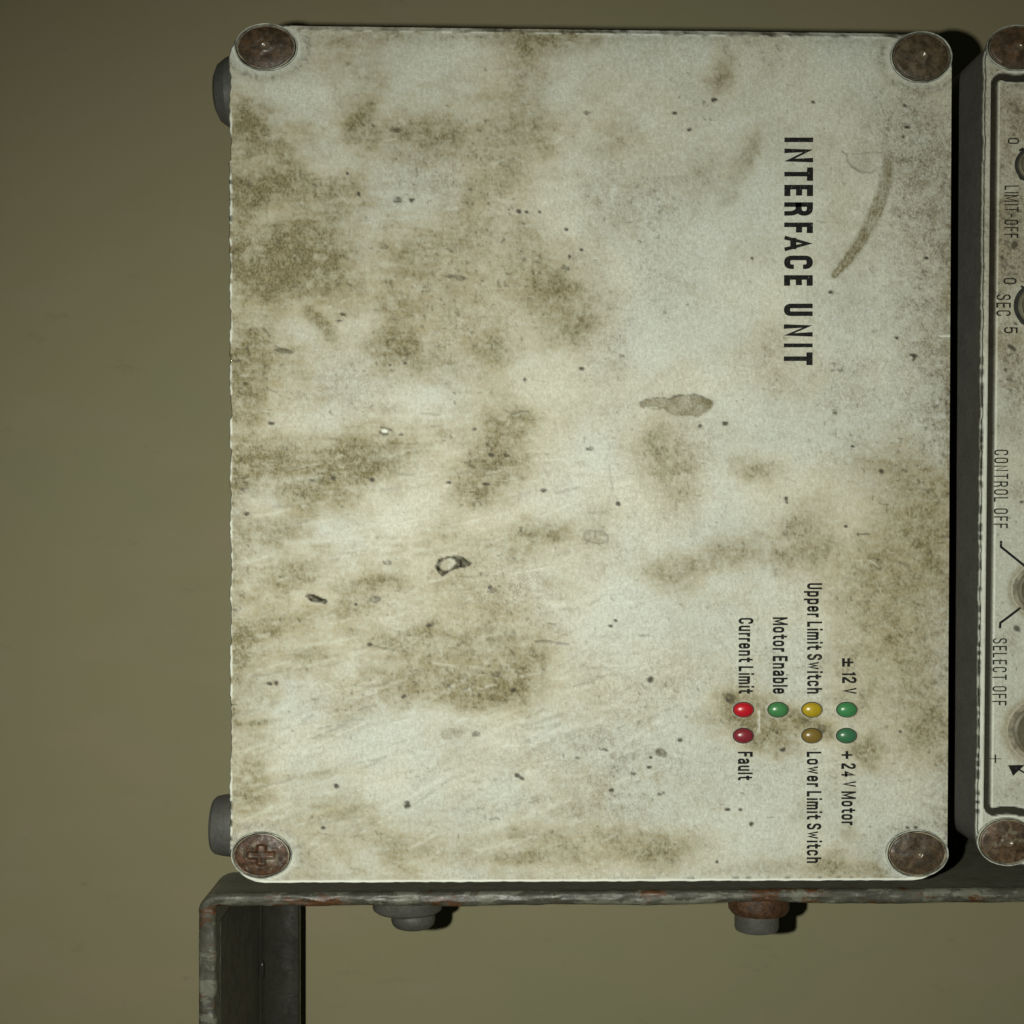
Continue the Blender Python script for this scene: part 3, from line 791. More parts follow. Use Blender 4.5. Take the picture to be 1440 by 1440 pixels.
RUST_A = rust_material('rust_dark_brown', (0.072, 0.042, 0.019), (0.040, 0.027, 0.014), (0.110, 0.042, 0.014), 3, .35)
RUST_B = rust_material('rust_olive_brown', (0.084, 0.060, 0.031), (0.056, 0.041, 0.021), (0.085, 0.040, 0.020), 13, .2)
RUST_C = rust_material('rust_red_brown', (0.082, 0.038, 0.018), (0.046, 0.028, 0.014), (0.100, 0.038, 0.016), 127, .5, .09)
RUST_D = rust_material('rust_brown', (0.074, 0.049, 0.026), (0.048, 0.034, 0.019), (0.082, 0.038, 0.018), 33, .3)
mats = [RUST_A, RUST_B, RUST_C, RUST_D]
M_RING_DULL = simple('dull_ring', (0.12, 0.10, 0.065), 0.55, 0.4, 0, 0.6, 500, 0.5)
lbls = ['dark rusted screw with a bright orange rust spot', 'flat olive brown rusted screw', 'red rusted screw with its cross recess open', 'brown rusted screw inside a wide white rim']
for i, (cx, cy, rx, ry, g) in enumerate(SCREWS1):
    s = screw(cx, cy, rx, ry, mats[i], box, cross=(i == 2), seed=i * 5 + 1, ringmat=[M_RING, M_RING_DULL, M_RING, M_RING][i])
    s['label'] = lbls[i]

# indicator lights
for i, (cx, cy, nm, col) in enumerate(LEDS):
    m, nt, b = newmat('lens_' + nm.replace(' ', '_') + str(i))
    c = mix(nt, ramp(nt, nnoise(nt, 700, 4, .7, seed=i), .45, .7, 0, .3), col, tuple(v * .5 + .01 for v in col))
    nt.links.new(c, b.inputs['Base Color'])
    b.inputs['Roughness'].default_value = .30
    b.inputs['Specular IOR Level'].default_value = .5
    b.inputs['Subsurface Weight'].default_value = .0
    bump(nt, b, nnoise(nt, 900, 3, .6, seed=i), .15, .0002)
    prof = [(10.3, -4), (10.3, 1.0)]
    for k in range(1, 12):
        a = math.pi / 2 * k / 12
        prof.append((10.3 * math.cos(a), 1.0 + 6.5 * math.sin(a)))
    prof.append((0.05, 7.5))
    o = lathe_front('indicator_light', cx, cy, prof, m, box, 1.345, 40)
    o['label'] = nm + ' indicator light lens'
    lathe_front('light_seat', cx, cy, [(11.3, -2), (11.2, .35), (10.4, .4), (10.3, .2)], M_GASKET, o, 1.345, 40)

# ------------------------------------------------------------------ lettering: a condensed stroke alphabet
X_ = .72
def G(ch, w):
    r = 1
    D_ = {
     'I': (0, [[(0,0),(0,1)]]), 'l': (0, [[(0,0),(0,1)]]),
     'N': (w, [[(0,0),(0,1),(w,0),(w,1)]]),
     'T': (w, [[(0,1),(w,1)],[(w/2,1),(w/2,0)]]),
     'E': (w*.86, [[(w*.86,1),(0,1),(0,0),(w*.86,0)],[(0,.52),(w*.78,.52)]]),
     'F': (w*.84, [[(w*.84,1),(0,1),(0,0)],[(0,.52),(w*.76,.52)]]),
     'L': (w*.82, [[(0,1),(0,0),(w*.82,0)]]),
     'R': (w, [[(0,0),(0,1),(w,1,r),(w,.5,r),(0,.5)],[(w*.55,.5),(w*.97,.36,r),(w,0)]]),
     'A': (w*1.05, [[(0,0),(w*.525,1),(w*1.05,0)],[(w*.2,.27),(w*.85,.27)]]),
     'V': (w*1.0, [[(0,1),(w*.5,0),(w,1)]]),
     'M': (w*1.45, [[(0,0),(0,1)],[(w*.03,1),(w*.725,.03),(w*1.42,1)],[(w*1.45,1),(w*1.45,0)]]),
     'C': (w, [[(w,.70),(w,1,r),(0,1,r),(0,0,r),(w,0,r),(w,.30)]]),
     'U': (w, [[(0,1),(0,0,r),(w,0,r),(w,1)]]),
     'O': (w, [[(w/2,1),(0,1,r),(0,0,r),(w,0,r),(w,1,r),(w/2,1)]]),
     '0': (w*.9, [[(w*.45,1),(0,1,r),(0,0,r),(w*.9,0,r),(w*.9,1,r),(w*.45,1)]]),
     'S': (w, [[(w,.74),(w,1,r),(0,1,r),(0,.56,r),(w,.46,r),(w,0,r),(0,0,r),(0,.26)]]),
     'u': (w*.9, [[(0,X_),(0,0,r),(w*.9,0,r),(w*.9,X_)],[(w*.9,X_*.5),(w*.9,0)]]),
     'n': (w*.9, [[(0,0),(0,X_)],[(0,X_*.82),(w*.2,X_,r),(w*.9,X_,r),(w*.9,0)]]),
     'h': (w*.9, [[(0,0),(0,1)],[(0,X_*.82),(w*.2,X_,r),(w*.9,X_,r),(w*.9,0)]]),
     'm': (w*1.5, [[(0,0),(0,X_)],[(0,X_*.84),(w*.15,X_,r),(w*.75,X_,r),(w*.75,0)],[(w*.75,X_*.84),(w*.9,X_,r),(w*1.5,X_,r),(w*1.5,0)]]),
     'r': (w*.5, [[(0,0),(0,X_)],[(0,X_*.75),(w*.12,X_,r),(w*.5,X_)]]),
     'e': (w*.9, [[(w*.9,X_*.3),(w*.9,0,r),(0,0,r),(0,X_,r),(w*.9,X_,r),(w*.9,X_*.52),(0,X_*.52)]]),
     'c': (w*.9, [[(w*.9,X_*.68),(w*.9,X_,r),(0,X_,r),(0,0,r),(w*.9,0,r),(w*.9,X_*.32)]]),
     'o': (w*.95, [[(w*.475,X_),(0,X_,r),(0,0,r),(w*.95,0,r),(w*.95,X_,r),(w*.475,X_)]]),
     'a': (w*.9, [[(0,X_*.74),(0,X_,r),(w*.9,X_,r),(w*.9,0)],[(w*.9,X_*.58),(0,X_*.5,r),(0,0,r),(w*.6,0,r),(w*.9,X_*.22)]]),
     'b': (w*.92, [[(0,1),(0,0)],[(0,X_*.84),(w*.15,X_,r),(w*.92,X_,r),(w*.92,0,r),(w*.15,0,r),(0,X_*.16)]]),
     'p': (w*.92, [[(0,-.26),(0,X_)],[(0,X_*.84),(w*.15,X_,r),(w*.92,X_,r),(w*.92,0,r),(w*.15,0,r),(0,X_*.16)]]),
     't': (w*.72, [[(w*.30,.94),(w*.30,0,r),(w*.72,0)],[(0,X_-.02),(w*.72,X_-.02)]]),
     'i': (0, [[(0,0),(0,X_-.04)],[(0,1.055),(0,1.065)]]),
     'w': (w*1.35, [[(0,X_),(w*.34,0),(w*.675,X_),(w*1.01,0),(w*1.35,X_)]]),
     '1': (w*.45, [[(0,.80),(w*.45,.98),(w*.45,0)]]),
     '2': (w*.95, [[(0,.72),(0,1,r),(w*.95,1,r),(w*.95,.62,r),(0,.12),(0,0),(w*.95,0)]]),
     '4': (w*1.05, [[(w*.8,0),(w*.8,1),(0,.28),(w*1.05,.28)]]),
     '5': (w*.95, [[(w*.95,1),(0.06*w,1),(0,.5),(w*.15,.6,r),(w*.95,.6,r),(w*.95,0,r),(0,0,r),(0,.25)]]),
     '+': (w*1.5, [[(0,.36),(w*1.5,.36)],[(w*.75,.36-.34),(w*.75,.36+.34)]]),
     '±': (w*1.5, [[(0,.44),(w*1.5,.44)],[(w*.75,.16),(w*.75,.72)],[(0,.0),(w*1.5,.0)]]),
     '-': (w*.5, [[(0,.5),(w*.5,.5)]]),
    }
    return D_[ch]

def round_path(pts, rad):
    out = []
    for i, p in enumerate(pts):
        if len(p) == 3 and 0 < i < len(pts) - 1:
            a = Vector(pts[i-1][:2]); b = Vector(p[:2]); c = Vector(pts[i+1][:2])
            la = (a-b).length; lc = (c-b).length
            r = min(rad, la * (.5 if len(pts[i-1]) == 3 else .95), lc * (.5 if len(pts[i+1]) == 3 else .95))
            p0 = b + (a-b).normalized() * r; p1 = b + (c-b).normalized() * r
            for k in range(7):
                t = k / 6
                # circular-ish corner
                q = (p0 * (1-t)**2 + b * 2*t*(1-t)*.95 + p1 * t**2) / ((1-t)**2 + 2*t*(1-t)*.95 + t**2)
                out.append(q)
        else:
            out.append(Vector(p[:2]))
    res = [out[0]]
    for q in out[1:]:
        if (q - res[-1]).length > 1e-4: res.append(q)
    return res

def ribbon(pts, s):
    """stroke of width s along pts -> left/right points with mitred joins"""
    n = len(pts); L = []; R = []
    for i in range(n):
        if i == 0: d0 = d1 = (pts[1] - pts[0]).normalized()
        elif i == n-1: d0 = d1 = (pts[-1] - pts[-2]).normalized()
        else: d0 = (pts[i] - pts[i-1]).normalized(); d1 = (pts[i+1] - pts[i]).normalized()
        n0 = Vector((-d0.y, d0.x)); n1 = Vector((-d1.y, d1.x))
        m = n0 + n1
        if m.length < .2: m = n0
        m.normalize()
        k = 1 / max(.42, m.dot(n0))
        L.append(pts[i] + m * s/2 * k); R.append(pts[i] - m * s/2 * k)
    if (pts[0] - pts[-1]).length < 1e-4:
        q = (L[0] + L[-1]) / 2; L[0] = L[-1] = q
        q = (R[0] + R[-1]) / 2; R[0] = R[-1] = q
    return L, R

def glyph_ribbon(path, s, u0, rad):
    pts = [Vector((p.x + s/2 + u0, s/2 + p.y * (1 - s))) for p in round_path(path, rad)]
    lo = min(p.y for p in pts) - s/2; hi = max(p.y for p in pts) + s/2
    xl = min(p.x for p in pts) - s/2; xh = max(p.x for p in pts) + s/2
    closed = (pts[0] - pts[-1]).length < 1e-4
    if not closed:
        for e, f in ((0, 1), (-1, -2)):
            d = (pts[e] - pts[f]).normalized()
            if abs(d.y) > .6 and (abs(pts[e].y - lo - s/2) < .02 or abs(pts[e].y - hi + s/2) < .02):
                pts[e] = pts[e] + d * s * .5 / abs(d.y)
            elif abs(d.x) > .9:
                pts[e] = pts[e] + d * s * .5
    L, R_ = ribbon(pts, s)
    cl = lambda p: Vector((min(max(p.x, xl), xh), min(max(p.y, lo), hi)))
    return [cl(p) for p in L], [cl(p) for p in R_]

def lettering(text, xb, xt, y0, y1, parent, mat, s=.19, w=.43, gap=.17, space=.28, name='lettering', tilt=0.0, positions=None):
    """text running down the picture, letter tops to the right. xb baseline x, xt cap top x (px)"""
    H = (xt - xb)
    items = []; u = 0
    for ci, ch in enumerate(text):
        if ch == ' ':
            u += space; continue
        gw, st = G(ch, w)
        if positions: u0 = None
        items.append((ch, u, gw, st))
        u += gw + s + gap * (.75 if ch in 'itlrI' else 1)
    total = items[-1][1] + items[-1][2] + s
    sc = (y1 - y0) / total
    vs = []; fs = []
    lay = 0
    for k, (ch, u0, gw, st) in enumerate(items):
        for path in st:
            a, b = glyph_ribbon(path, s, u0, .24)
            hh = .35 + .06 * (lay % 5); lay += 1
            base = len(vs)
            for pa, pb in zip(a, b):
                for p in (pa, pb):
                    py = y0 + p.x * sc
                    px = xb + p.y * H + tilt * (py - y0)
                    v = P(px, py)
                    vs.append((v[0], -hh * K, v[2]))
            for i in range(len(a) - 1):
                fs.append((base + 2*i, base + 2*i+1, base + 2*i+3, base + 2*i+2))
    o = mesh_obj(name, vs, fs, mat, parent, False)
    o['label'] = 'printed words ' + text
    return o

# heading: letters placed one by one
def heading():
    s = .215
    spec = [('I',193.5,200),('N',209,228.5),('T',235.5,254.5),('E',260,276),('R',284.5,303.5),('F',313,328),('A',331.5,353.5),('C',359.5,378.5),('E',387,402),('U',427,444.5),('N',456,473.5),('I',483,488.5),('T',495.5,513.5)]
    vs = []; fs = []; lay = 0
    for ch, a0, a1 in spec:
        w = .6 if ch != 'I' else .2
        gw, st = G(ch, max(.02, (a1 - a0) / 30.5 - s) / {'E': .86, 'F': .84, 'A': 1.05}.get(ch, 1.0))
        tot = gw + s
        sc = (a1 - a0) / tot
        for path in st:
            L, R = glyph_ribbon(path, s, 0.0, .26)
            hh = .35 + .06 * (lay % 5); lay += 1
            base = len(vs)
            for pa, pb in zip(L, R):
                for p in (pa, pb):
                    py = a0 + p.x * sc; px = 1102.5 + p.y * 40.5 - (py - 350) * .003
                    v = P(px, py); vs.append((v[0], -hh * K, v[2]))
            for i in range(len(L) - 1):
                fs.append((base+2*i, base+2*i+1, base+2*i+3, base+2*i+2))
    o = mesh_obj('lettering', vs, fs, M_INK, box, False)
    o['label'] = 'large bold heading INTERFACE UNIT'
heading()
lettering('Current Limit', 1038.5, 1059.5, 869, 975.5, box, M_INK)
lettering('Motor Enable', 1086.5, 1107.5, 868, 975.5, box, M_INK)
lettering('Upper Limit Switch', 1134.8, 1156, 820, 975.5, box, M_INK)
lettering('± 12 V', 1184, 1204.5, 925.5, 976, box, M_INK)
lettering('Fault', 1037.5, 1058.5, 1057, 1097, box, M_INK)
lettering('Lower Limit Switch', 1134.3, 1155, 1057, 1213.5, box, M_INK)
lettering('+ 24 V Motor', 1183, 1203.5, 1056, 1160.5, box, M_INK)

# plugs on the left side of the case (round, seen from the side)
def side_lathe(name, x_root, cy, t, prof, mat, parent, n=40, facets=0, squash=1.0):
    """solid of revolution about the level axis pointing left from x_root (image px at depth t). prof=[(radius px, distance px)]"""
    c = P(x_root, cy, t); s = K / (1 - t)
    vs = []; fs = []
    for (r, d) in prof:
        for i in range(n):
            a = 2 * math.pi * i / n
            rr = r
            if facets:
                aa = (a + math.pi / facets * .9) % (2 * math.pi / facets) - math.pi / facets
                rr = r * math.cos(math.pi / facets) / math.cos(aa)
            vs.append((c[0] - d * s, c[1] + rr * s * math.cos(a) * squash, c[2] + rr * s * math.sin(a)))
    for j in range(len(prof) - 1):
        for i in range(n):
            k = (i + 1) % n
            fs.append((j*n+i, (j+1)*n+i, (j+1)*n+k, j*n+k))
    fs.append(tuple((len(prof)-1)*n + i for i in range(n)))
    return sharpen(mesh_obj(name, vs, fs, mat, parent), 13)
def plug(x_root, cy, t, R, Lg, mat, hexed, lbl):
    if hexed:
        prof = [(R*1.0, -10), (R*1.0, Lg*.40), (R*.97, Lg*.50), (R*.80, Lg*.84), (R*.62, Lg*.97), (R*.58, Lg), (R*.2, Lg*1.0)]
    else:
        prof = [(R*1.12, -10), (R*1.12, Lg*.16), (R*1.02, Lg*.18), (R*.98, Lg*.6), (R*.93, Lg*.86), (R*.84, Lg*.97), (R*.72, Lg), (R*.2, Lg*1.01)]
    o = side_lathe('blanking_plug', x_root, cy, t, prof, mat, box, 48, 0, 1.0)
    o['label'] = lbl
    sl = side_lathe('plug_collar', x_root, cy, t, [(R*1.0, -8), (R*1.0, Lg*.22), (R*.98, Lg*.25), (R*.5, Lg*.26)], mat, o, 48, 6)
plug(338, 131, .10, 49, 33, M_PLUG, True, 'rounded grey plug near the upper corner')
plug(338, 1160, .10, 43, 38, M_PLUG, False, 'drum shaped grey plug near the lower corner')

# ------------------------------------------------------------------ control box on the right
ctl = empty('control_box', (0, 0, 0), 'white box cut off by the right edge, grooved lid with words CONTROL OFF', 'control box')
TILT = -7.5 / 1000.0
C2 = [(1386, 35), (2010, 41), (2002, 1224), (1374, 1215)]
SCREWS2 = [(1431, 67, 43, 31.5, .5), (1417, 1184, 42, 33, .5)]
def lx(y): return 1386.0 + (y - 35) * (1374 - 1386) / 1180.0
BUTTONS = [(1464, 232, 33, 26), (1474, 430, 43, 34), (1476, 830, 46, 36), (1476, 1028, 52, 42)]
def lid2_masks(X, Y, corners):
    wx = (fbm(X, Y, 30, 301, 4) - .5) * 30; wy = (fbm(X, Y, 30, 302, 4) - .5) * 30
    n2 = fbm(X, Y, 20, 305, 5, .7)
    left = lx(Y)
    dx = X - left
    soot = blobs(X, Y, [(1412,330,34,60,.55),(1420,300,40,30,.3),(1440,370,40,30,.5),(1400,400,24,40,.45),(1405,480,26,30,.3),(1425,520,30,60,.3),(1415,215,10,26,.35),(1440,180,20,30,.4),(1430,690,20,20,.26),(1420,900,20,26,.22),(1420,1110,40,16,.2),(1395,150,30,40,.14),(1430,600,30,60,.12),(1432,150,14,22,.35)], wx, wy)
    stain = blobs(X, Y, [(1398,480,14,24,.3),(1436,470,10,20,.4),(1400,330,20,60,.2),(1422,600,30,30,.12)], wx, wy) + .08
    gA = ((vnoise(X, Y * .75, 2.7, 451) * .6 + vnoise(X, Y, 4.6, 452) * .4) - .5) * 2.4
    top = 1 - sstep(380, 640, Y)
    soot = (soot * (.9 + 1.0 * n2) + .16 + .14 * n2 + .34 * top * (.5 + n2)) * (1 + .6 * gA)
    speckn = vnoise(X, Y, 3.1, 351) * .6 + vnoise(X, Y, 5.2, 352) * .4
    dens = .22 * soot
    speck = sstep(.86 - dens, .96 - dens, speckn) * .5
    bare = np.zeros(X.shape); dark = np.zeros(X.shape)
    wxs = (fbm(X, Y, 8, 361, 3) - .5) * 4
    for (cx, cy, rx, ry, a) in [(1423,489,8,3,35),(1428,455,2,2,0),(1415,521,3,2,40),(1421,548,2,1.6,0),(1437,706,4,2,0),(1409,362,2.4,2,0),(1427,345,5,7,20),(1430,884,5,4,30),(1411,420,1,1,0)]:
        e = ell(X + wxs, Y + wxs, cx, cy, rx + .5, ry + .5, math.radians(a))
        speck = np.maximum(speck, .85 * (1 - sstep(.6, 1.15, e)))
    # groove running round the panel and passing inside the screws
    gx0 = left + 8.3; gy0 = 103.0; gy1 = 1147.0
    cxx = gx0 + 18; 
    def sdf(off):
        qx = np.abs(X - (gx0 + 290)) - (290 - off) + 18; qy = np.abs(Y - (gy0 + gy1) / 2) - ((gy1 - gy0) / 2 - off) + 16
        return np.hypot(np.maximum(qx, 0), np.maximum(qy, 0)) + np.minimum(np.maximum(qx, qy), 0) - 17
    sd = sdf(0)
    for (cx, cy, rx, ry, g) in SCREWS2:
        e = (ell(X, Y, cx, cy, rx + 7, ry + 6) - 1) * ry
        sd = np.maximum(sd, -e)
    g = (1 - sstep(0, 1.2, sd)) * (1 - sstep(0, 1.2, -sd - 8.5))
    dark = np.maximum(dark, g * .96)
    bare = np.maximum(bare, .55 * np.exp(-((sd - 1.8) / 1.2) ** 2))
    bare = np.maximum(bare, .50 * np.exp(-((sd + 10.2) / 1.0) ** 2))
    # outer edge: pale strip, then chipped dark
    low = sstep(430, 560, Y)
    ch = vnoise(X * .35, Y, 6, 371)
    dark = np.maximum(dark, .85 * (1 - sstep(1.6, 2.8, dx)) * sstep(.35, .6, ch) * (.25 + .75 * low) * (Y > 100) * (Y < 1160))
    bare = np.maximum(bare, .55 * (1 - sstep(7, 8, dx)) * (1 - dark) * (.4 + .6 * low) * (.5 + .6 * vnoise(X * 0, Y, 30, 377)))
    hgt = -g * 4.0
    for (cx, cy, rx, ry, gg) in SCREWS2:
        e = ell(X, Y, cx, cy, rx, ry)
        bare = np.maximum(bare, .5 * (1 - sstep(1.06, 1.12, e)))
        hole = 1 - sstep(.96, 1.04, e)
        hgt = hgt - 8 * hole
        dark = np.maximum(dark, hole * .9); bare *= 1 - hole
    for (cx, cy, rx, ry) in BUTTONS:
        e = ell(X + wxs, Y, cx, cy, rx, ry)
        stain += .45 * np.exp(-((e - 1.22) / .1) ** 2) * (cy > 700) + .25 * np.exp(-((e - 1.05) / .08) ** 2)
        bare = np.maximum(bare, .4 * np.exp(-((e - 1.07) / .05) ** 2))
    return dict(tan=(stain * .5 + .08 + .12 * top).clip(0, .9), stain=stain.clip(0, .95), soot=soot.clip(0, .95), speck=speck.clip(0, .9), bare=bare.clip(0, .9), dark=dark, height=hgt)
lid2, outline2 = lid_sheet('lid', C2, (52, 50), 2.0, ctl, lid2_masks, 9, (1.0, .5))
prism_path('case', ccw(to_m([(x, y) for x, y in rrect(1387, 38, 2000, 1213, 50, 48, 12, -12 / 1180.0)])), M_BODY, ctl, .0018, depth(T_WALL) - .006)
RUST_E = rust_material('rust_brown_shiny', (0.082, 0.046, 0.021), (0.052, 0.034, 0.017), (0.09, 0.040, 0.017), 43, .35)
RUST_F = rust_material('rust_dull_brown', (0.092, 0.056, 0.029), (0.054, 0.036, 0.020), (0.12, 0.048, 0.026), 53, .4, .08)
for i, (cx, cy, rx, ry, g) in enumerate(SCREWS2):
    s = screw(cx, cy, rx, ry, [RUST_E, RUST_F][i], ctl, seed=61 + i * 9, ringmat=[M_RING_DULL, M_RING][i])
    s['label'] = ['upper rusted lid screw with a bright glint', 'lower rusted lid screw with a worn pale lip'][i]
M_BTN = simple('dull_olive_button', (0.135, 0.128, 0.080), .5, .4, 0, .25, 300, .3)
for i, (cx, cy, rx, ry) in enumerate(BUTTONS):
    prof = [(ry, -3), (ry, 2), (ry * .96, 4.0), (ry * .90, 4.6), (ry * .84, 3.2), (ry * .6, 3.6), (ry * .3, 4.2), (.05, 4.4)]
    b_ = lathe_front('push_button', cx, cy, prof, M_BTN, ctl, rx / ry, 56, seed=i)
    b_['label'] = ['uppermost small round button', 'round button beside the word SEC', 'round button between two black bent lines', 'large round button with a worn collar'][i]
    lathe_front('button_collar', cx, cy, [(ry * 1.14, -1), (ry * 1.13, .8), (ry * 1.03, 1.1), (ry * 1.0, .9)], simple('collar_metal%d' % i, (0.30, 0.28, 0.20), .5, .4, 0, .5, 350, .4) if i > 1 else M_GASKET, b_, rx / ry, 56, seed=i)
T2 = -.0085
lettering('0', 1417, 1433, 194, 202.5, ctl, M_INK2, s=.13, w=.5, tilt=T2)
lettering('LIMIT-OFF', 1412.5, 1432.5, 261, 335, ctl, M_INK2, s=.12, w=.40, gap=.24, tilt=T2)
lettering('0', 1411, 1429.5, 391, 399.5, ctl, M_INK2, s=.13, w=.5, tilt=T2)
lettering('SEC', 1401, 1421.5, 414, 444.5, ctl, M_INK2, s=.13, w=.46, gap=.26, tilt=T2)
lettering('5', 1411.5, 1431, 460, 468.5, ctl, M_INK2, s=.14, w=.5, tilt=T2)
lettering('CONTROL OFF', 1398, 1418, 632.5, 743, ctl, M_INK2, s=.12, w=.42, gap=.24, space=.40, tilt=T2)
lettering('SELECT OFF', 1396, 1416, 897.5, 992, ctl, M_INK2, s=.12, w=.42, gap=.24, space=.40, tilt=T2)
lettering('+', 1390.5, 1415, 1061, 1073, ctl, M_INK2, s=.09, w=.7, tilt=0)

def stroke_part(name, paths, width, lbl, parent=ctl, mat=None, tris=None):
    vs = []; fs = []; lay = 0
    for pts in paths:
        q = [Vector(p) for p in pts]
        L, R = ribbon(q, width)
        base = len(vs)
        for a, b in zip(L, R):
            for p in (a, b):
                v = P(p.x, p.y); vs.append((v[0], -(.4 + .06 * lay) * K, v[2]))
        for i in range(len(L) - 1): fs.append((base+2*i, base+2*i+1, base+2*i+3, base+2*i+2))
        lay += 1
    for tri in (tris or []):
        base = len(vs)
        for p in tri:
            v = P(*p); vs.append((v[0], -(.4 + .06 * lay) * K, v[2]))
        fs.append(tuple(range(base, base + len(tri)))); lay += 1
    o = mesh_obj(name, vs, fs, mat or M_INK, parent, False); o['label'] = lbl
    return o
stroke_part('printed_line', [[(1407.5,760.5),(1407.5,769),(1441,796),(1452,805)]], 3.4, 'bent black line above the button')
stroke_part('printed_line', [[(1406,883.5),(1406.5,876),(1416,869),(1441,850),(1452,841)]], 3.4, 'bent black line below the button')
stroke_part('printed_arrow', [[(1431,1081),(1441,1087),(1470,1104)]], 2.4, 'black arrow head pointing at the plus sign', tris=[[(1417.5,1076),(1441,1075.5),(1433,1083),(1424.5,1091)]])
# tick marks at the ends of the small dials
stroke_part('dial_mark', [[(1433,212),(1438,209.5),(1441,211)],[(1432.5,246),(1435,251),(1440,253)]], 3.0, 'black tick marks beside the uppermost button')
stroke_part('dial_mark', [[(1436,402),(1441,407)],[(1434,451),(1437,454),(1442,450)]], 3.0, 'black tick marks beside the second button')

# ------------------------------------------------------------------ bracket
br = empty('mounting_bracket', (0, 0, 0), 'chipped grey steel bracket bending down at left, carrying both boxes from below', 'bracket')
def bracket_bar():
    # path of the outer face (image px measured on its front edge plane t=.03) with inner face offset
    TF = .03
    rx, ry = 26, 26
    path = []
    for x in np.arange(1800, 330, -6.0):
        yo = 1257.0 - max(0, (x - 430)) * .0068; path.append((x, yo, 0, -1, 'h'))
    cx, cy = 308, 1283
    for k in range(0, 15):
        a = math.radians(90 + 90 * k / 14)
        path.append((cx + 30 * math.cos(a), cy - 26 * math.sin(a), math.cos(a), -math.sin(a), 'c'))
    for y in np.arange(1290, 1640, 5.0):
        path.append((278.2, y, -1, 0, 'v'))
    # cross-section: list of (frac thickness 0 outer..1 inner, depth 0 front..1 rear)
    r_ = .22
    sec = []
    for k in range(6):
        a = math.radians(90 * k / 5); sec.append(('o', .30 * (1 - math.sin(a)) , .30 * (1 - math.cos(a)) ))
    vs = []; edge = []
    NS = None
    rows = []
    for (x, y, nx, ny, kind) in path:
        if kind == 'h':
            u = x
            bot = 1275.5 - max(0, x - 430) * .0052 + 2.0 * math.exp(-((x - 905) / 45.) ** 2) + 1.6 * math.exp(-((x - 640) / 60.) ** 2) - 3.4 * math.exp(-((x - 1075) / 50.) ** 2) + 1.5 * math.exp(-((x - 1245) / 36.) ** 2)
            bot += .8 * math.sin(x * .06) * .5
            th = bot - y
        elif kind == 'c':
            f = (math.degrees(math.atan2(-ny, nx)) - 90) / 90.
            th = 18.5 * (1 - f) + 25 * f
        else:
            th = 25.0 + .8 * math.sin(y * .11) + .5 * math.sin(y * .29)
        # rear depth
        if kind == 'h': tr = .20 if x > 420 else .085 + (.20 - .085) * max(0, (x - 350) / 70.)
        elif kind == 'c': tr = .085
        else:
            tr = .085 + (.194 - .085) * max(0, min(1, (y - 1330) / 60.))
        row = []
        YF = depth(TF); YR = depth(tr)
        s = K / (1 - TF)
        X0 = (x - 720) * s; Z0 = -(y - 720) * s
        nX, nZ = nx, -ny
        thm = th * s
        rb = 7.0 * s
        ip = []
        def add(o_, dY, e): ip.append((o_, dY, e))
        # outer rear -> outer front -> round -> inner front -> inner rear
        add(0, YR, 0); add(0, YF + (YR - YF) * .5, 0); add(0, YF + 22 * s, 0.0); add(0, YF + 10 * s, .35)
        for k in range(6):
            a = math.radians(90 * k / 5); add(rb * (1 - math.cos(a)), YF + rb * (1 - math.sin(a)), 1)
        for k in range(1, 4): add(rb + (thm - 2 * rb) * k / 4, YF - .4 * s, 1)
        for k in range(6):
            a = math.radians(90 - 90 * k / 5); add(thm - rb * (1 - math.cos(a)), YF + rb * (1 - math.sin(a)), 1)
        add(thm, YF + 12 * s, .4); add(thm, YF + 24 * s, 0); add(thm, YF + (YR - YF) * .5, 0); add(thm, YR, 0)
        rows.append([(X0 - nX * o_, dY, Z0 - nZ * o_, e, x, y) for (o_, dY, e) in ip])
    # corner: inner face shares a centre, keep it simple
    m = len(rows[0]); n = len(rows)
    arr = np.array([[p[:3] for p in r] for r in rows]); ed = np.array([[p[3] for p in r] for r in rows])
    # uneven, hammered front
    uu = np.array([[p[4] + p[5] * 1.0 for p in r] for r in rows]); vv = np.tile(np.arange(m) * 5.0, (n, 1))
    nz = fbm(uu, vv, 16, 401, 4, .6) - .5
    arr[:, :, 1] -= nz * ed * 5.0 * K
    nz2 = fbm(uu, vv * .2, 30, 411, 3) - .5
    arr[:, :, 2] += nz2 * (ed > .5) * 2.2 * K * (np.arange(m)[None, :] > 8)
    vs = arr.reshape(-1, 3); fs = []
    for j in range(n - 1):
        for i in range(m):
            k = (i + 1) % m
            fs.append((j*m+i, j*m+k, (j+1)*m+k, (j+1)*m+i))
    fs.append(tuple(range(m))); fs.append(tuple((n-1)*m + i for i in range(m-1, -1, -1)))
    o = mesh_obj('bent_bar', vs, fs, M_BAR, br)
    setattr_f(o, 'edge', ed.ravel())
    sharpen(o, 50)
bracket_bar()
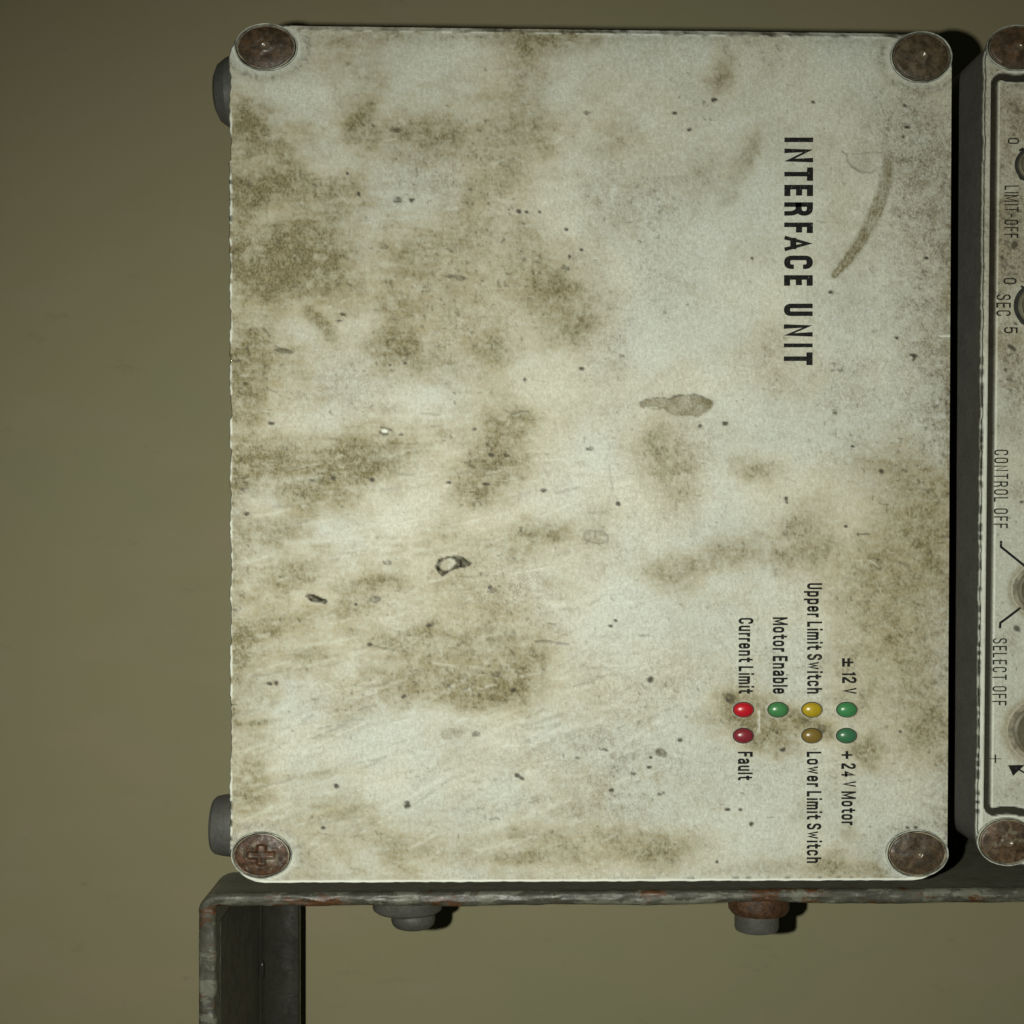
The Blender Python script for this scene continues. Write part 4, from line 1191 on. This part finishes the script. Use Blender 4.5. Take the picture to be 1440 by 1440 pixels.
def bracket_leg():
    # L section behind the bar's upright: web, fillet, flange facing out, swept straight down
    def XY(px, t): p = P(px, 720, t); return (p[0], p[1])
    wx_in = (303.5 - 720) * K / .97
    y0 = depth(.045); yf = depth(.19)
    r = 52 * K
    pts = [(wx_in - 2 * K, y0), (wx_in + 1.0 * K, y0), (wx_in + 1.2 * K, yf - r)]
    for k in range(1, 24):
        a = math.radians(90 * k / 24)
        pts.append((wx_in + 1.2 * K + r * (1 - math.cos(a)), yf - r + r * math.sin(a)))
    xe = (421 - 720) * K / .81
    # a shallow crease halfway along the flange
    pts += [(wx_in + r + 1.2 * K, yf), (xe - 3 * K, yf), (xe, yf + 3 * K), (xe, yf + 14 * K), (wx_in - 2 * K, yf + 14 * K)]
    n = len(pts); vs = []; fs = []
    zs = [-(1322 - 720) * K, -(1400 - 720) * K, -(1500 - 720) * K, -(1680 - 720) * K]
    for z in zs:
        for (x, y) in pts: vs.append((x, y, z))
    for j in range(len(zs) - 1):
        for i in range(n):
            k = (i + 1) % n
            fs.append((j*n+i, j*n+k, (j+1)*n+k, (j+1)*n+i))
    fs.append(tuple(range(n))); fs.append(tuple((len(zs)-1)*n + i for i in range(n-1, -1, -1)))
    o = mesh_obj('leg_flange', vs, fs, M_LEG, br); sharpen(o, 35)
    o['label'] = 'dark inner flange of the bracket leg'
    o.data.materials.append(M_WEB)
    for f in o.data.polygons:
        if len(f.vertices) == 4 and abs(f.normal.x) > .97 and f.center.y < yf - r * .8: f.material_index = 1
bracket_leg()
def bead():  # bump added on the leg only to catch a highlight
    n = 24; vs = []; fs = []
    c = P(369, 1364, .170); s = K / .83
    for j in range(n + 1):
        a = math.pi * j / n
        for i in range(n):
            b = 2 * math.pi * i / n
            vs.append((c[0] + 1.8 * s * math.sin(a) * math.cos(b), c[1] - 5 * s * math.sin(a) * math.sin(b) + 1.0 * s, c[2] + 13 * s * math.cos(a)))
    for j in range(n):
        for i in range(n):
            k = (i + 1) % n
            fs.append((j*n+i, (j+1)*n+i, (j+1)*n+k, j*n+k))
    m = simple('glint_bead_gloss', (0.024, 0.023, 0.017), .20, 1.0)
    mesh_obj('glint_bead', vs, fs, m, br)['label'] = 'small shiny upright bump added to catch a glint'
bead()

# bolts under the bar: round parts about the upright axis
def hang_lathe(name, cx, t, prof, mat, parent, n=36, facets=0, ex=1.0):
    """prof=[(radius px, image y px)] at depth t"""
    s = K / (1 - t); X = (cx - 720) * s; Y = depth(t)
    vs = []; fs = []
    for (r, y) in prof:
        for i in range(n):
            a = 2 * math.pi * i / n
            rr = r
            if facets:
                aa = (a + .3) % (2 * math.pi / facets) - math.pi / facets
                rr = r * math.cos(math.pi / facets) / math.cos(aa)
            vs.append((X + rr * s * math.cos(a), Y + rr * s * .8 * math.sin(a), -(y - 720) * s))
    for j in range(len(prof) - 1):
        for i in range(n):
            k = (i + 1) % n
            fs.append((j*n+i, (j+1)*n+i, (j+1)*n+k, j*n+k))
    fs.append(tuple(range(n))); fs.append(tuple((len(prof)-1)*n + i for i in range(n-1, -1, -1)))
    return sharpen(mesh_obj(name, vs, fs, mat, parent), 30)
M_RUSTW = rust_material('rusty_washer', (0.074, 0.034, 0.014), (0.050, 0.027, 0.013), (0.095, 0.046, 0.017), 71, .5)
b1 = hang_lathe('bolt', 581, .10, [(28, 1230), (30, 1283), (31, 1287), (31, 1293), (29, 1299), (25, 1303), (19, 1305), (6, 1305.5)], M_BOLT, br)
b1['label'] = 'round headed bolt under the bar, near the bracket leg'
hang_lathe('washer', 573, .10, [(46, 1228), (49, 1274), (48, 1278), (44, 1281), (32, 1283), (29, 1286)], M_BOLT, b1)
b2 = hang_lathe('bolt', 1064, .10, [(29, 1230), (31, 1280), (31, 1303), (29.5, 1307), (26, 1308.5), (8, 1308.5)], M_BOLT, br)
b2['label'] = 'straight sided bolt under the bar with a rusty washer'
w2 = hang_lathe('washer', 1067, .10, [(40, 1228), (43, 1270), (42.5, 1277), (38, 1283), (31, 1283.5)], M_RUSTW, b2)
w2['label'] = 'orange rusted washer'
